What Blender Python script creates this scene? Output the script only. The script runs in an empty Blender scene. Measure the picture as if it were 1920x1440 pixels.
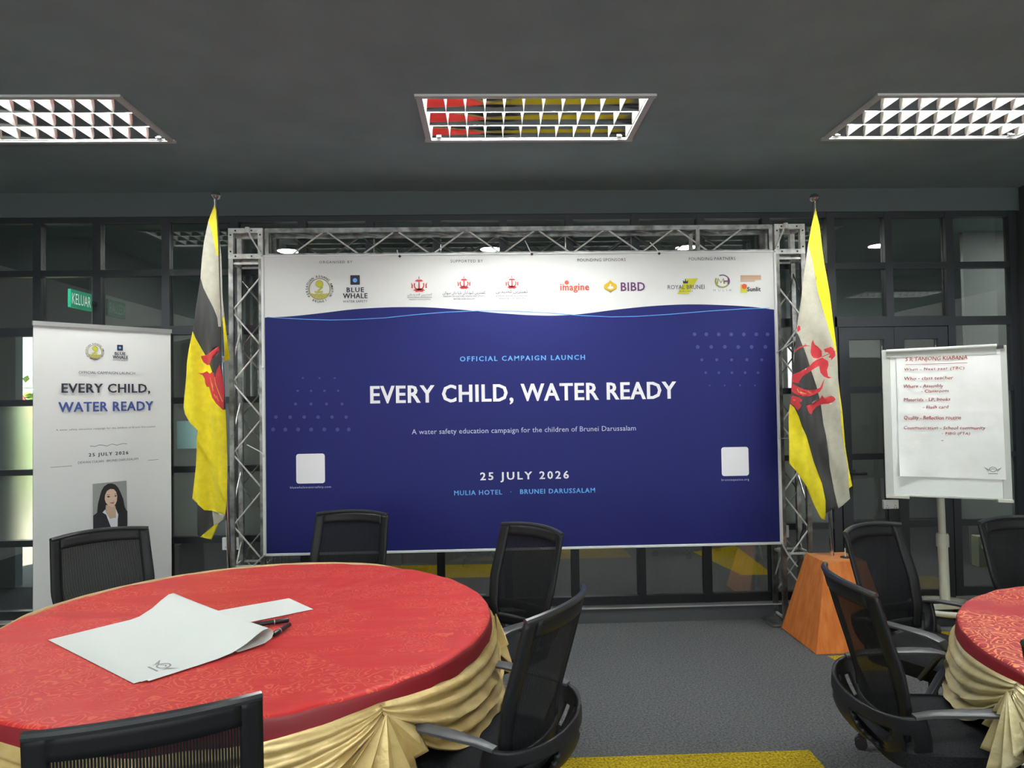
import bpy, bmesh, math, random
from mathutils import Vector, Matrix
from mathutils.geometry import delaunay_2d_cdt

random.seed(7)
PI = math.pi
SC = bpy.context.scene
COL = SC.collection

# ------------------------------------------------------------------ camera, world, sun, exposure
cam_data = bpy.data.cameras.new('camera')
cam = bpy.data.objects.new('camera', cam_data)
COL.objects.link(cam)
cam_data.sensor_width = 36.0
cam_data.lens = 24.75
cam_data.clip_start = 0.05
CAM_R = Vector((0.99931, -0.03329, -0.01610)).normalized()
CAM_D = Vector((0.03328, 0.99915, 0.02430)).normalized()
CAM_U = CAM_R.cross(CAM_D).normalized()
CAM_R = CAM_D.cross(CAM_U).normalized()
cam.matrix_world = Matrix(((CAM_R.x, CAM_U.x, -CAM_D.x, 0.0), (CAM_R.y, CAM_U.y, -CAM_D.y, 0.0),
                           (CAM_R.z, CAM_U.z, -CAM_D.z, 1.6), (0, 0, 0, 1)))
SC.camera = cam

world = bpy.data.worlds.new('world')
SC.world = world
world.use_nodes = True
wn = world.node_tree.nodes
sky = wn.new('ShaderNodeTexSky')
sky.sky_type = 'HOSEK_WILKIE'
sky.sun_direction = (-0.35, -0.55, 0.75)
sky.turbidity = 4.0
world.node_tree.links.new(sky.outputs['Color'], wn['Background'].inputs['Color'])
wn['Background'].inputs['Strength'].default_value = 6.0

sun_data = bpy.data.lights.new('sun', 'SUN')
sun_data.energy = 14.0
sun_data.angle = 0.02
sun = bpy.data.objects.new('sun', sun_data)
COL.objects.link(sun)
sun.rotation_euler = (math.radians(48), 0, math.radians(-28))

VS = SC.view_settings
VS.view_transform = 'Standard'
VS.look = 'None'
VS.gamma = 1.0
VS.use_curve_mapping = False
VS.exposure = 1.25
CY = SC.cycles
CY.caustics_reflective = False
CY.caustics_refractive = False
CY.max_bounces = 8
CY.diffuse_bounces = 4
CY.glossy_bounces = 6
CY.transmission_bounces = 6
CY.transparent_max_bounces = 24
CY.sample_clamp_indirect = 6.0

TUBE_STRENGTH = 78.0        # fluorescent tubes of the ceiling lights
REAR_FILL_STRENGTH = 3.0        # added frontal fill from glowing panels behind the viewpoint
DOWNLIGHT_STRENGTH = 110.0   # lamps in the corridor behind the glass

# ------------------------------------------------------------------ materials
def lin(c):
    return tuple((v / 12.92 if v <= 0.04045 else ((v + 0.055) / 1.055) ** 2.4) for v in c)

def rgb(r, g, b):
    return lin((r / 255.0, g / 255.0, b / 255.0)) + (1.0,)

M = {}

def mat(name, color, rough=0.6, metal=0.0, spec=0.5, emit=None, strength=0.0, sheen=0.0, coat=0.0):
    m = bpy.data.materials.new(name)
    m.use_nodes = True
    b = m.node_tree.nodes['Principled BSDF']
    b.inputs['Base Color'].default_value = color
    b.inputs['Roughness'].default_value = rough
    b.inputs['Metallic'].default_value = metal
    b.inputs['Specular IOR Level'].default_value = spec
    b.inputs['Sheen Weight'].default_value = sheen
    b.inputs['Coat Weight'].default_value = coat
    if emit:
        b.inputs['Emission Color'].default_value = emit
        b.inputs['Emission Strength'].default_value = strength
    M[name] = m
    return m

def nodes(m):
    return m.node_tree.nodes, m.node_tree.links, m.node_tree.nodes['Principled BSDF']

def noise_color(m, c1, c2, scale, detail=4.0, lo=0.35, hi=0.65, coord='Object', stretch=None, bump=0.0, bump_scale=None):
    n, l, b = nodes(m)
    tc = n.new('ShaderNodeTexCoord')
    src = tc.outputs[coord]
    if stretch:
        mp = n.new('ShaderNodeMapping')
        mp.inputs['Scale'].default_value = stretch
        l.new(src, mp.inputs['Vector'])
        src = mp.outputs['Vector']
    t = n.new('ShaderNodeTexNoise')
    t.inputs['Scale'].default_value = scale
    t.inputs['Detail'].default_value = detail
    l.new(src, t.inputs['Vector'])
    r = n.new('ShaderNodeValToRGB')
    r.color_ramp.elements[0].position = lo
    r.color_ramp.elements[0].color = c1
    r.color_ramp.elements[1].position = hi
    r.color_ramp.elements[1].color = c2
    l.new(t.outputs['Fac'], r.inputs['Fac'])
    l.new(r.outputs['Color'], b.inputs['Base Color'])
    if bump:
        t2 = t
        if bump_scale:
            t2 = n.new('ShaderNodeTexNoise')
            t2.inputs['Scale'].default_value = bump_scale
            t2.inputs['Detail'].default_value = 5.0
            l.new(src, t2.inputs['Vector'])
        bp = n.new('ShaderNodeBump')
        bp.inputs['Strength'].default_value = bump
        bp.inputs['Distance'].default_value = 0.01
        l.new(t2.outputs['Fac'], bp.inputs['Height'])
        l.new(bp.outputs['Normal'], b.inputs['Normal'])
    return m

noise_color(mat('carpet_grey', rgb(96, 98, 101), 0.95, spec=0.1), rgb(66, 67, 68), rgb(108, 109, 110), 95, 8, 0.3, 0.7, bump=0.7)
noise_color(mat('carpet_yellow', rgb(176, 150, 30), 0.95, spec=0.1), rgb(104, 84, 10), rgb(206, 178, 46), 95, 8, 0.3, 0.7, bump=0.7)
noise_color(mat('ceiling_paint', rgb(136, 157, 156), 0.75, spec=0.3), rgb(132, 153, 152), rgb(140, 161, 160), 3, 3)
mat('beam_paint', rgb(80, 88, 88), 0.7)
mat('partition_paint', rgb(126, 130, 126), 0.8)
mat('corridor_paint', rgb(150, 154, 152), 0.7)
mat('dark_paint', rgb(62, 66, 66), 0.6)
mat('frame_black', rgb(38, 41, 45), 0.38, spec=0.5)
mat('wall_plaster', rgb(216, 216, 212), 0.8)
mat('rear_fill_glow', rgb(230, 230, 224), 0.8, emit=(0.94, 0.99, 1.0, 1), strength=REAR_FILL_STRENGTH)  # emitter for the added fill panels on the rear wall
noise_color(mat('pale_green_wall', rgb(176, 182, 150), 0.8), rgb(160, 168, 132), rgb(190, 194, 166), 3, 4)
mat('plinth', rgb(84, 87, 90), 0.9, spec=0.2)
mat('plinth_edge', rgb(190, 190, 188), 0.5)
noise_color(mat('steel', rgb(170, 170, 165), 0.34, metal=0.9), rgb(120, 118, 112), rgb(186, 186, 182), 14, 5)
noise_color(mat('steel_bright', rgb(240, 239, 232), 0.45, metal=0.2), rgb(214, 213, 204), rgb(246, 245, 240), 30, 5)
mat('chrome', rgb(215, 215, 215), 0.12, metal=1.0)
mat('mirror_aluminium', rgb(225, 226, 224), 0.07, metal=1.0)
mat('satin_aluminium', rgb(235, 235, 230), 0.3, metal=0.85)
mat('white_enamel', rgb(200, 202, 198), 0.45)
mat('tube_glass', (1, 1, 1, 1), 0.4, emit=(0.95, 0.985, 0.98, 1), strength=TUBE_STRENGTH)
mat('lamp_glass', (1, 1, 1, 1), 0.4, emit=(1.0, 0.98, 0.92, 1), strength=DOWNLIGHT_STRENGTH)
mat('bolt_dark', rgb(40, 40, 40), 0.6)
mat('vinyl_white', rgb(226, 226, 222), 0.55, spec=0.35)
mat('hem_white', rgb(236, 236, 234), 0.6)
mat('vinyl_navy', rgb(33, 37, 102), 0.5, spec=0.2)
mat('ink', rgb(38, 38, 54), 0.6)
mat('ink_soft', rgb(66, 68, 80), 0.6)
mat('ink_pale', rgb(150, 150, 150), 0.6)
mat('sky_ink', rgb(100, 170, 236), 0.6)
mat('white_ink', rgb(244, 242, 244), 0.6)
mat('pale_ink', rgb(196, 198, 222), 0.6)
mat('dot_ink', rgb(60, 66, 128), 0.6)
mat('royal', rgb(58, 76, 140), 0.6)
mat('red_print', rgb(200, 62, 60), 0.6)
mat('orange', rgb(214, 84, 56), 0.6)
mat('plum', rgb(104, 58, 104), 0.6)
mat('gold_print', rgb(222, 176, 32), 0.6)
mat('lime_print', rgb(204, 200, 44), 0.6)
mat('olive_print', rgb(150, 146, 70), 0.6)
mat('sand_print', rgb(198, 190, 110), 0.6)
mat('tan_print', rgb(214, 160, 110), 0.6)
mat('grey_print', rgb(150, 154, 150), 0.7)
mat('photo_grey', rgb(150, 154, 148), 0.6)
mat('photo_hair', rgb(26, 24, 24), 0.6)
mat('photo_skin', rgb(222, 190, 168), 0.6)
mat('photo_neck', rgb(206, 174, 146), 0.6)
mat('photo_suit', rgb(34, 34, 40), 0.6)
mat('photo_shirt', rgb(226, 224, 228), 0.6)
mat('photo_lip', rgb(176, 96, 88), 0.6)
mat('red_ink', rgb(150, 62, 54), 0.7)
mat('paper', rgb(226, 229, 224), 0.85, spec=0.2)
mat('paper_worn', rgb(226, 228, 222), 0.85, spec=0.2)
noise_color(mat('chart_paper', rgb(232, 234, 230), 0.85, spec=0.2), rgb(234, 236, 230), rgb(244, 245, 241), 5, 5, bump=0.25, bump_scale=9)
mat('board_white', rgb(232, 236, 230), 0.4)
mat('board_trim', rgb(196, 200, 192), 0.45)
mat('pole_cream', rgb(206, 206, 190), 0.4)
mat('clip_black', rgb(30, 30, 30), 0.5)
for nm, c in (('flag_yellow', rgb(246, 226, 10)), ('flag_white', rgb(190, 186, 166)), ('flag_black', rgb(46, 46, 44)),
              ('flag_red', rgb(206, 44, 52)), ('flag_gold', rgb(226, 178, 84))):
    noise_color(mat(nm, c, 0.55, sheen=0.2), tuple(v * 0.88 for v in c[:3]) + (1,), c, 26, 4, bump=0.12, bump_scale=40)
noise_color(mat('orange_wood', rgb(232, 136, 66), 0.42), rgb(222, 122, 54), rgb(240, 146, 74), 5, 6, stretch=(6, 6, 1), bump=0.05)
noise_color(mat('orange_wood_top', rgb(214, 138, 78), 0.4), rgb(200, 124, 66), rgb(224, 150, 92), 5, 6, stretch=(1, 8, 1))
mat('exit_green', rgb(28, 140, 104), 0.4, emit=rgb(28, 140, 104), strength=0.12)
mat('exit_white', rgb(220, 236, 226), 0.4, emit=rgb(220, 236, 226), strength=0.12)
mat('socket_white', rgb(226, 226, 222), 0.35)
mat('pen_black', rgb(24, 24, 26), 0.35)
mat('pen_violet', rgb(120, 90, 190), 0.4)
mat('chair_black', rgb(27, 28, 30), 0.5, spec=0.3)
mat('arm_grey', rgb(62, 63, 65), 0.45, spec=0.5)
mat('chair_gloss', rgb(44, 46, 48), 0.28, spec=0.6)
noise_color(mat('seat_fabric', rgb(30, 31, 33), 0.9, spec=0.15), rgb(24, 25, 27), rgb(40, 41, 43), 220, 3)
mat('rubber', rgb(26, 26, 26), 0.6)
mat('table_wood', rgb(140, 104, 70), 0.6)
mat('teal_paper', rgb(150, 190, 186), 0.8)
mat('outside_white', rgb(240, 240, 236), 0.8)
mat('outside_grey', rgb(150, 160, 156), 0.8)
mat('outside_ground', rgb(150, 142, 120), 0.9)
noise_color(mat('outside_leaf', rgb(130, 160, 50), 0.7), rgb(70, 110, 30), rgb(196, 206, 70), 9, 5)
mat('outside_red', rgb(196, 70, 60), 0.6)
mat('beige_tile', rgb(196, 190, 172), 0.6)

def satin(name, dark, light):
    m = mat(name, light, 0.36, metal=0.3, spec=0.6)
    noise_color(m, dark, light, 7, 5, 0.3, 0.7, bump=0.75, bump_scale=13)
    return m
satin('gold_satin', rgb(186, 156, 92), rgb(222, 198, 136))
satin('cream_satin', rgb(204, 184, 126), rgb(238, 226, 178))
mat('gold_trim', rgb(216, 190, 134), 0.45)

def damask(name, base, figure, amount, cover=0.0, size=1.0):
    """red satin with scrolling gold-orange figures woven in patches"""
    m = mat(name, base, 0.5, spec=0.25, sheen=0.1)
    n, l, b = nodes(m)
    tc = n.new('ShaderNodeTexCoord')
    warp = n.new('ShaderNodeTexNoise')
    warp.inputs['Scale'].default_value = 9.0
    warp.inputs['Detail'].default_value = 2.0
    l.new(tc.outputs['Object'], warp.inputs['Vector'])
    mx = n.new('ShaderNodeMix')
    mx.data_type = 'VECTOR'
    mx.inputs[0].default_value = 0.12
    l.new(tc.outputs['Object'], mx.inputs[4])
    l.new(warp.outputs['Color'], mx.inputs[5])
    v = n.new('ShaderNodeTexVoronoi')
    v.inputs['Scale'].default_value = 17.0 * size
    l.new(mx.outputs[1], v.inputs['Vector'])
    # rings around each cell: |frac| bands read as curling stems and petals
    mul = n.new('ShaderNodeMath'); mul.operation = 'MULTIPLY'; mul.inputs[1].default_value = 24.0
    l.new(v.outputs['Distance'], mul.inputs[0])
    sn = n.new('ShaderNodeMath'); sn.operation = 'SINE'
    l.new(mul.outputs[0], sn.inputs[0])
    rp = n.new('ShaderNodeValToRGB')
    rp.color_ramp.elements[0].position = 0.55 - 3 * cover
    rp.color_ramp.elements[0].color = (0, 0, 0, 1)
    rp.color_ramp.elements[1].position = 0.85
    rp.color_ramp.elements[1].color = (1, 1, 1, 1)
    l.new(sn.outputs[0], rp.inputs['Fac'])
    patch = n.new('ShaderNodeTexNoise')
    patch.inputs['Scale'].default_value = 4.5
    patch.inputs['Detail'].default_value = 1.0
    mp = n.new('ShaderNodeMapping')
    mp.inputs['Scale'].default_value = (0.7, 1.5, 1)
    l.new(tc.outputs['Object'], mp.inputs['Vector'])
    l.new(mp.outputs['Vector'], patch.inputs['Vector'])
    rp2 = n.new('ShaderNodeValToRGB')
    rp2.color_ramp.elements[0].position = 0.44 - cover
    rp2.color_ramp.elements[0].color = (0, 0, 0, 1)
    rp2.color_ramp.elements[1].position = 0.54 - cover
    rp2.color_ramp.elements[1].color = (1, 1, 1, 1)
    l.new(patch.outputs['Fac'], rp2.inputs['Fac'])
    fac = n.new('ShaderNodeMath'); fac.operation = 'MULTIPLY'
    l.new(rp.outputs['Color'], fac.inputs[0]); l.new(rp2.outputs['Color'], fac.inputs[1])
    fac2 = n.new('ShaderNodeMath'); fac2.operation = 'MULTIPLY'; fac2.inputs[1].default_value = amount
    l.new(fac.outputs[0], fac2.inputs[0])
    mc = n.new('ShaderNodeMix'); mc.data_type = 'RGBA'
    mc.inputs[6].default_value = base; mc.inputs[7].default_value = figure
    l.new(fac2.outputs[0], mc.inputs[0])
    l.new(mc.outputs[2], b.inputs['Base Color'])
    wr = n.new('ShaderNodeTexNoise'); wr.inputs['Scale'].default_value = 6.0; wr.inputs['Detail'].default_value = 6.0
    mp2 = n.new('ShaderNodeMapping'); mp2.inputs['Scale'].default_value = (0.5, 2.2, 1)
    l.new(tc.outputs['Object'], mp2.inputs['Vector']); l.new(mp2.outputs['Vector'], wr.inputs['Vector'])
    bp = n.new('ShaderNodeBump'); bp.inputs['Strength'].default_value = 0.22; bp.inputs['Distance'].default_value = 0.02
    l.new(wr.outputs['Fac'], bp.inputs['Height']); l.new(bp.outputs['Normal'], b.inputs['Normal'])
    return m
damask('red_damask', rgb(196, 34, 32), rgb(232, 112, 78), 0.5, 0.02, 1.2)
damask('red_damask_bold', rgb(176, 30, 40), rgb(240, 146, 92), 1.0, 0.07, 1.25)
mat('red_lining', rgb(150, 24, 32), 0.5)
mat('red_hem', rgb(132, 26, 34), 0.5)

def mesh_fabric(name):
    """chair back netting: dark vertical threads with narrow gaps that show what is behind"""
    m = bpy.data.materials.new(name)
    m.use_nodes = True
    n, l = m.node_tree.nodes, m.node_tree.links
    b = n['Principled BSDF']
    b.inputs['Base Color'].default_value = rgb(30, 31, 33)
    b.inputs['Roughness'].default_value = 0.7
    b.inputs['Specular IOR Level'].default_value = 0.12
    uv = n.new('ShaderNodeTexCoord')
    sp = n.new('ShaderNodeSeparateXYZ')
    l.new(uv.outputs['UV'], sp.inputs[0])
    mu = n.new('ShaderNodeMath'); mu.operation = 'MULTIPLY'; mu.inputs[1].default_value = 2 * PI * 62
    l.new(sp.outputs['X'], mu.inputs[0])
    si = n.new('ShaderNodeMath'); si.operation = 'SINE'; l.new(mu.outputs[0], si.inputs[0])
    g = n.new('ShaderNodeMath'); g.operation = 'GREATER_THAN'; g.inputs[1].default_value = 0.55
    l.new(si.outputs[0], g.inputs[0])
    k = n.new('ShaderNodeMath'); k.operation = 'MULTIPLY'; k.inputs[1].default_value = 0.22
    l.new(g.outputs[0], k.inputs[0])
    tr = n.new('ShaderNodeBsdfTransparent')
    mx = n.new('ShaderNodeMixShader')
    l.new(k.outputs[0], mx.inputs[0]); l.new(b.outputs[0], mx.inputs[1]); l.new(tr.outputs[0], mx.inputs[2])
    l.new(mx.outputs[0], n['Material Output'].inputs['Surface'])
    M[name] = m
mesh_fabric('chair_net')

def glass(name, tint, reflect, rough=0.0):
    m = bpy.data.materials.new(name)
    m.use_nodes = True
    n, l = m.node_tree.nodes, m.node_tree.links
    n.remove(n['Principled BSDF'])
    tr = n.new('ShaderNodeBsdfTransparent'); tr.inputs['Color'].default_value = tint
    gl = n.new('ShaderNodeBsdfGlossy'); gl.inputs['Roughness'].default_value = rough
    fr = n.new('ShaderNodeFresnel'); fr.inputs['IOR'].default_value = 1.5
    ad = n.new('ShaderNodeMath'); ad.operation = 'ADD'; ad.inputs[1].default_value = reflect; ad.use_clamp = True
    l.new(fr.outputs[0], ad.inputs[0])
    mx = n.new('ShaderNodeMixShader')
    l.new(ad.outputs[0], mx.inputs[0]); l.new(tr.outputs[0], mx.inputs[1]); l.new(gl.outputs[0], mx.inputs[2])
    l.new(mx.outputs[0], n['Material Output'].inputs['Surface'])
    M[name] = m
glass('clear_glass', (0.78, 0.81, 0.80, 1), 0.10)

def frosted(name):
    m = bpy.data.materials.new(name)
    m.use_nodes = True
    n, l = m.node_tree.nodes, m.node_tree.links
    b = n['Principled BSDF']
    b.inputs['Base Color'].default_value = rgb(196, 210, 210)
    b.inputs['Roughness'].default_value = 0.25
    t = n.new('ShaderNodeBsdfRefraction'); t.inputs['Color'].default_value = rgb(246, 250, 244)
    t.inputs['Roughness'].default_value = 0.27; t.inputs['IOR'].default_value = 1.4
    mx = n.new('ShaderNodeMixShader'); mx.inputs[0].default_value = 0.84
    l.new(b.outputs[0], mx.inputs[1]); l.new(t.outputs[0], mx.inputs[2])
    l.new(mx.outputs[0], n['Material Output'].inputs['Surface'])
    M[name] = m
frosted('frosted_glass')

# ------------------------------------------------------------------ mesh building
class MB:
    """collects geometry of ONE part; faces carry a material name"""
    def __init__(self):
        self.v, self.f, self.m, self.uv = [], [], [], {}

    def add(self, verts, faces, m, mtx=None):
        o = len(self.v)
        self.v += [tuple(mtx @ Vector(p)) if mtx else tuple(p) for p in verts]
        for fc in faces:
            self.f.append(tuple(i + o for i in fc))
            self.m.append(m)
        return self

    def box(self, c, s, m, rot=None, taper=1.0):
        x, y, z = s[0] / 2, s[1] / 2, s[2] / 2
        vs = [(-x, -y, -z), (x, -y, -z), (x, y, -z), (-x, y, -z)] + \
             [(-x * taper, -y * taper, z), (x * taper, -y * taper, z), (x * taper, y * taper, z), (-x * taper, y * taper, z)]
        R = (rot.to_matrix().to_4x4() if hasattr(rot, 'to_matrix') else rot) if rot is not None else Matrix.Identity(4)
        mt = Matrix.Translation(c) @ R
        return self.add(vs, [(3, 2, 1, 0), (4, 5, 6, 7), (0, 1, 5, 4), (1, 2, 6, 5), (2, 3, 7, 6), (3, 0, 4, 7)], m, mt)

    def bar(self, a, b, w, h, m, up=(0, 0, 1)):
        """rectangular bar between two points, w across, h along up"""
        a, b = Vector(a), Vector(b)
        d = b - a
        z = d.normalized()
        u = Vector(up)
        if abs(z.dot(u)) > 0.98:
            u = Vector((0, 1, 0))
        x = u.cross(z).normalized()
        y = z.cross(x)
        R = Matrix((x, y, z)).transposed().to_4x4()
        return self.box((a + b) / 2, (w, h, d.length), m, R)

    def tube(self, pts, r, m, n=8, closed=False, cap=True):
        pts = [Vector(p) for p in pts]
        rs = r if isinstance(r, (list, tuple)) else [r] * len(pts)
        k = len(pts)
        verts, prev = [], None
        for i, p in enumerate(pts):
            if closed:
                t = pts[(i + 1) % k] - pts[i - 1]
            else:
                t = pts[min(i + 1, k - 1)] - pts[max(i - 1, 0)]
            t.normalize()
            if prev is None:
                a = Vector((0, 0, 1)) if abs(t.z) < 0.9 else Vector((1, 0, 0))
                x = a.cross(t).normalized()
            else:
                x = (prev - t * prev.dot(t)).normalized()
            prev = x
            y = t.cross(x)
            for j in range(n):
                an = 2 * PI * j / n
                verts.append(p + (x * math.cos(an) + y * math.sin(an)) * rs[i])
        faces = []
        for i in range(k if closed else k - 1):
            i2 = (i + 1) % k
            for j in range(n):
                j2 = (j + 1) % n
                faces.append((i * n + j, i * n + j2, i2 * n + j2, i2 * n + j))
        if cap and not closed:
            faces.append(tuple(range(n - 1, -1, -1)))
            faces.append(tuple((k - 1) * n + j for j in range(n)))
        return self.add(verts, faces, m)

    def lathe(self, prof, m, n=24, mtx=None, close=False):
        verts, faces = [], []
        k = len(prof)
        for r, z in prof:
            for j in range(n):
                a = 2 * PI * j / n
                verts.append((r * math.cos(a), r * math.sin(a), z))
        for i in range(k if close else k - 1):
            i2 = (i + 1) % k
            for j in range(n):
                j2 = (j + 1) % n
                faces.append((i * n + j, i * n + j2, i2 * n + j2, i2 * n + j))
        if not close:
            if prof[0][0] > 1e-5:
                faces.append(tuple(range(n - 1, -1, -1)))
            if prof[-1][0] > 1e-5:
                faces.append(tuple((k - 1) * n + j for j in range(n)))
        return self.add(verts, faces, m, mtx)

    def grid(self, fn, nu, nv, m, keep=None, uv=False):
        o = len(self.v)
        for i in range(nu + 1):
            for j in range(nv + 1):
                u, v = i / nu, j / nv
                self.v.append(tuple(fn(u, v)))
                if uv:
                    self.uv[len(self.v) - 1] = (u, v)
        for i in range(nu):
            for j in range(nv):
                if keep and not keep((i + 0.5) / nu, (j + 0.5) / nv):
                    continue
                a = o + i * (nv + 1) + j
                self.f.append((a, a + nv + 1, a + nv + 2, a + 1))
                self.m.append(m)
        return self

    def sweep(self, path, half_w, half_t, m):
        """flat strap: path in a vertical plane, width along local X"""
        k = len(path)
        verts = []
        for i, p in enumerate(path):
            p = Vector(p)
            t = (Vector(path[min(i + 1, k - 1)]) - Vector(path[max(i - 1, 0)])).normalized()
            nrm = Vector((1, 0, 0)).cross(t).normalized()
            w = half_w[i] if isinstance(half_w, (list, tuple)) else half_w
            h = half_t[i] if isinstance(half_t, (list, tuple)) else half_t
            for sx, sn in ((-1, -.6), (-.8, -1), (.8, -1), (1, -.6), (1, .6), (.8, 1), (-.8, 1), (-1, .6)):
                verts.append(p + Vector((sx * w, 0, 0)) + nrm * (sn * h))
        n = 8
        faces = [(i * n + j, i * n + (j + 1) % n, (i + 1) * n + (j + 1) % n, (i + 1) * n + j) for i in range(k - 1) for j in range(n)]
        faces += [tuple(range(n - 1, -1, -1)), tuple((k - 1) * n + j for j in range(n))]
        return self.add(verts, faces, m)

    def build(self, name, parent=None, smooth=False, angle=35, loc=None, solid=0.0, subsurf=0, offset=0.0, bevel=0.0):
        me = bpy.data.meshes.new(name)
        me.from_pydata(self.v, [], self.f)
        order = []
        for x in self.m:
            if x not in order:
                order.append(x)
        for x in order:
            me.materials.append(M[x])
        me.polygons.foreach_set('material_index', [order.index(x) for x in self.m])
        if self.uv:
            lay = me.uv_layers.new(name='uv')
            for lp in me.loops:
                lay.data[lp.index].uv = self.uv.get(lp.vertex_index, (0, 0))
        me.validate()
        me.update()
        if smooth:
            me.polygons.foreach_set('use_smooth', [True] * len(me.polygons))
            me.set_sharp_from_angle(angle=math.radians(angle))
        o = bpy.data.objects.new(name, me)
        COL.objects.link(o)
        if parent is not None:
            o.parent = parent
        if loc:
            o.location = loc
        if bevel:
            md = o.modifiers.new('bevel', 'BEVEL'); md.width = bevel; md.segments = 2; md.limit_method = 'ANGLE'
        if solid:
            md = o.modifiers.new('solid', 'SOLIDIFY'); md.thickness = solid; md.offset = offset
        if subsurf:
            md = o.modifiers.new('sub', 'SUBSURF'); md.levels = subsurf; md.render_levels = subsurf
        return o

def tag(o, label, cat, group=None, kind=None):
    o['label'] = label
    o['category'] = cat
    if group:
        o['group'] = group
    if kind:
        o['kind'] = kind
    return o

def thing(name, label, cat, loc=(0, 0, 0), rz=0.0, group=None):
    o = bpy.data.objects.new(name, None)
    COL.objects.link(o)
    o.location = loc
    o.rotation_euler = (0, 0, rz)
    o.empty_display_size = 0.1
    return tag(o, label, cat, group)

def struct(o, label=None, cat=None):
    o['kind'] = 'structure'
    if label:
        o['label'] = label
    if cat:
        o['category'] = cat
    return o

def copy_tree(src, label, loc, rz):
    """a thing with copies of its parts and their sub-parts, sharing mesh data"""
    r = src.copy()
    COL.objects.link(r)
    r.location = loc
    r.rotation_euler = (0, 0, rz)
    r['label'] = label
    def kids(a, b):
        for ch in list(a.children):
            c = ch.copy()
            COL.objects.link(c)
            c.parent = b
            kids(ch, c)
    kids(src, r)
    return r

# ------------------------------------------------------------------ flat prints (lettering, emblems)
class Plane:
    """a real plane in the room: origin, direction along, direction up, outward normal"""
    def __init__(self, o, x, z):
        self.o, self.x, self.z = Vector(o), Vector(x).normalized(), Vector(z).normalized()
        self.n = self.x.cross(self.z).normalized()
    def p(self, a, b, h=0.0):
        return self.o + self.x * a + self.z * b + self.n * h

def poly(mb, pl, pts, m, h):
    mb.add([pl.p(a, b, h) for a, b in pts], [tuple(range(len(pts)))], m)

def disc(mb, pl, c, r, m, h, n=20, sx=1.0):
    poly(mb, pl, [(c[0] + sx * r * math.cos(2 * PI * i / n), c[1] + r * math.sin(2 * PI * i / n)) for i in range(n)], m, h)

def ring(mb, pl, c, r0, r1, m, h, a0=0.0, a1=2 * PI, n=36, sx=1.0):
    vs, fs = [], []
    for i in range(n + 1):
        a = a0 + (a1 - a0) * i / n
        for r in (r0, r1):
            vs.append(pl.p(c[0] + sx * r * math.cos(a), c[1] + r * math.sin(a), h))
    for i in range(n):
        fs.append((2 * i, 2 * i + 1, 2 * i + 3, 2 * i + 2))
    mb.add(vs, fs, m)

def stroke(mb, pl, pts, w, m, h):
    vs, fs = [], []
    for i, p in enumerate(pts):
        a, b = pts[max(i - 1, 0)], pts[min(i + 1, len(pts) - 1)]
        dx, dy = b[0] - a[0], b[1] - a[1]
        L = math.hypot(dx, dy) or 1
        nx, ny = -dy / L * w / 2, dx / L * w / 2
        vs += [pl.p(p[0] + nx, p[1] + ny, h), pl.p(p[0] - nx, p[1] - ny, h)]
    for i in range(len(pts) - 1):
        fs.append((2 * i, 2 * i + 1, 2 * i + 3, 2 * i + 2))
    mb.add(vs, fs, m)

def rect(mb, pl, a, b, m, h):
    poly(mb, pl, [(a[0], a[1]), (b[0], a[1]), (b[0], b[1]), (a[0], b[1])], m, h)

def rrect(mb, pl, a, b, r, m, h):
    x0, x1 = sorted((a[0], b[0])); z0, z1 = sorted((a[1], b[1]))
    pts = []
    for cx, cz, s in ((x1 - r, z1 - r, 0), (x0 + r, z1 - r, 1), (x0 + r, z0 + r, 2), (x1 - r, z0 + r, 3)):
        for k in range(6):
            an = (s + k / 5) * PI / 2
            pts.append((cx + r * math.cos(an), cz + r * math.sin(an)))
    poly(mb, pl, pts, m, h)

def raw_text(s, spacing=1.0, off=0.0, shear=0.0):
    cu = bpy.data.curves.new('lettering', 'FONT')
    cu.body = s
    cu.space_character = spacing
    cu.offset = off
    cu.shear = shear
    cu.resolution_u = 2
    o = bpy.data.objects.new('lettering', cu)
    COL.objects.link(o)
    bpy.context.view_layer.update()
    dg = bpy.context.evaluated_depsgraph_get()
    ev = o.evaluated_get(dg)
    me = ev.to_mesh()
    vs = [(v.co.x, v.co.y) for v in me.vertices]
    fs = [tuple(p.vertices) for p in me.polygons]
    ev.to_mesh_clear()
    bpy.data.objects.remove(o)
    bpy.data.curves.remove(cu)
    return vs, fs

def ext(vs):
    xs = [v[0] for v in vs]; ys = [v[1] for v in vs]
    return min(xs), max(xs), min(ys), max(ys)

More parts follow.
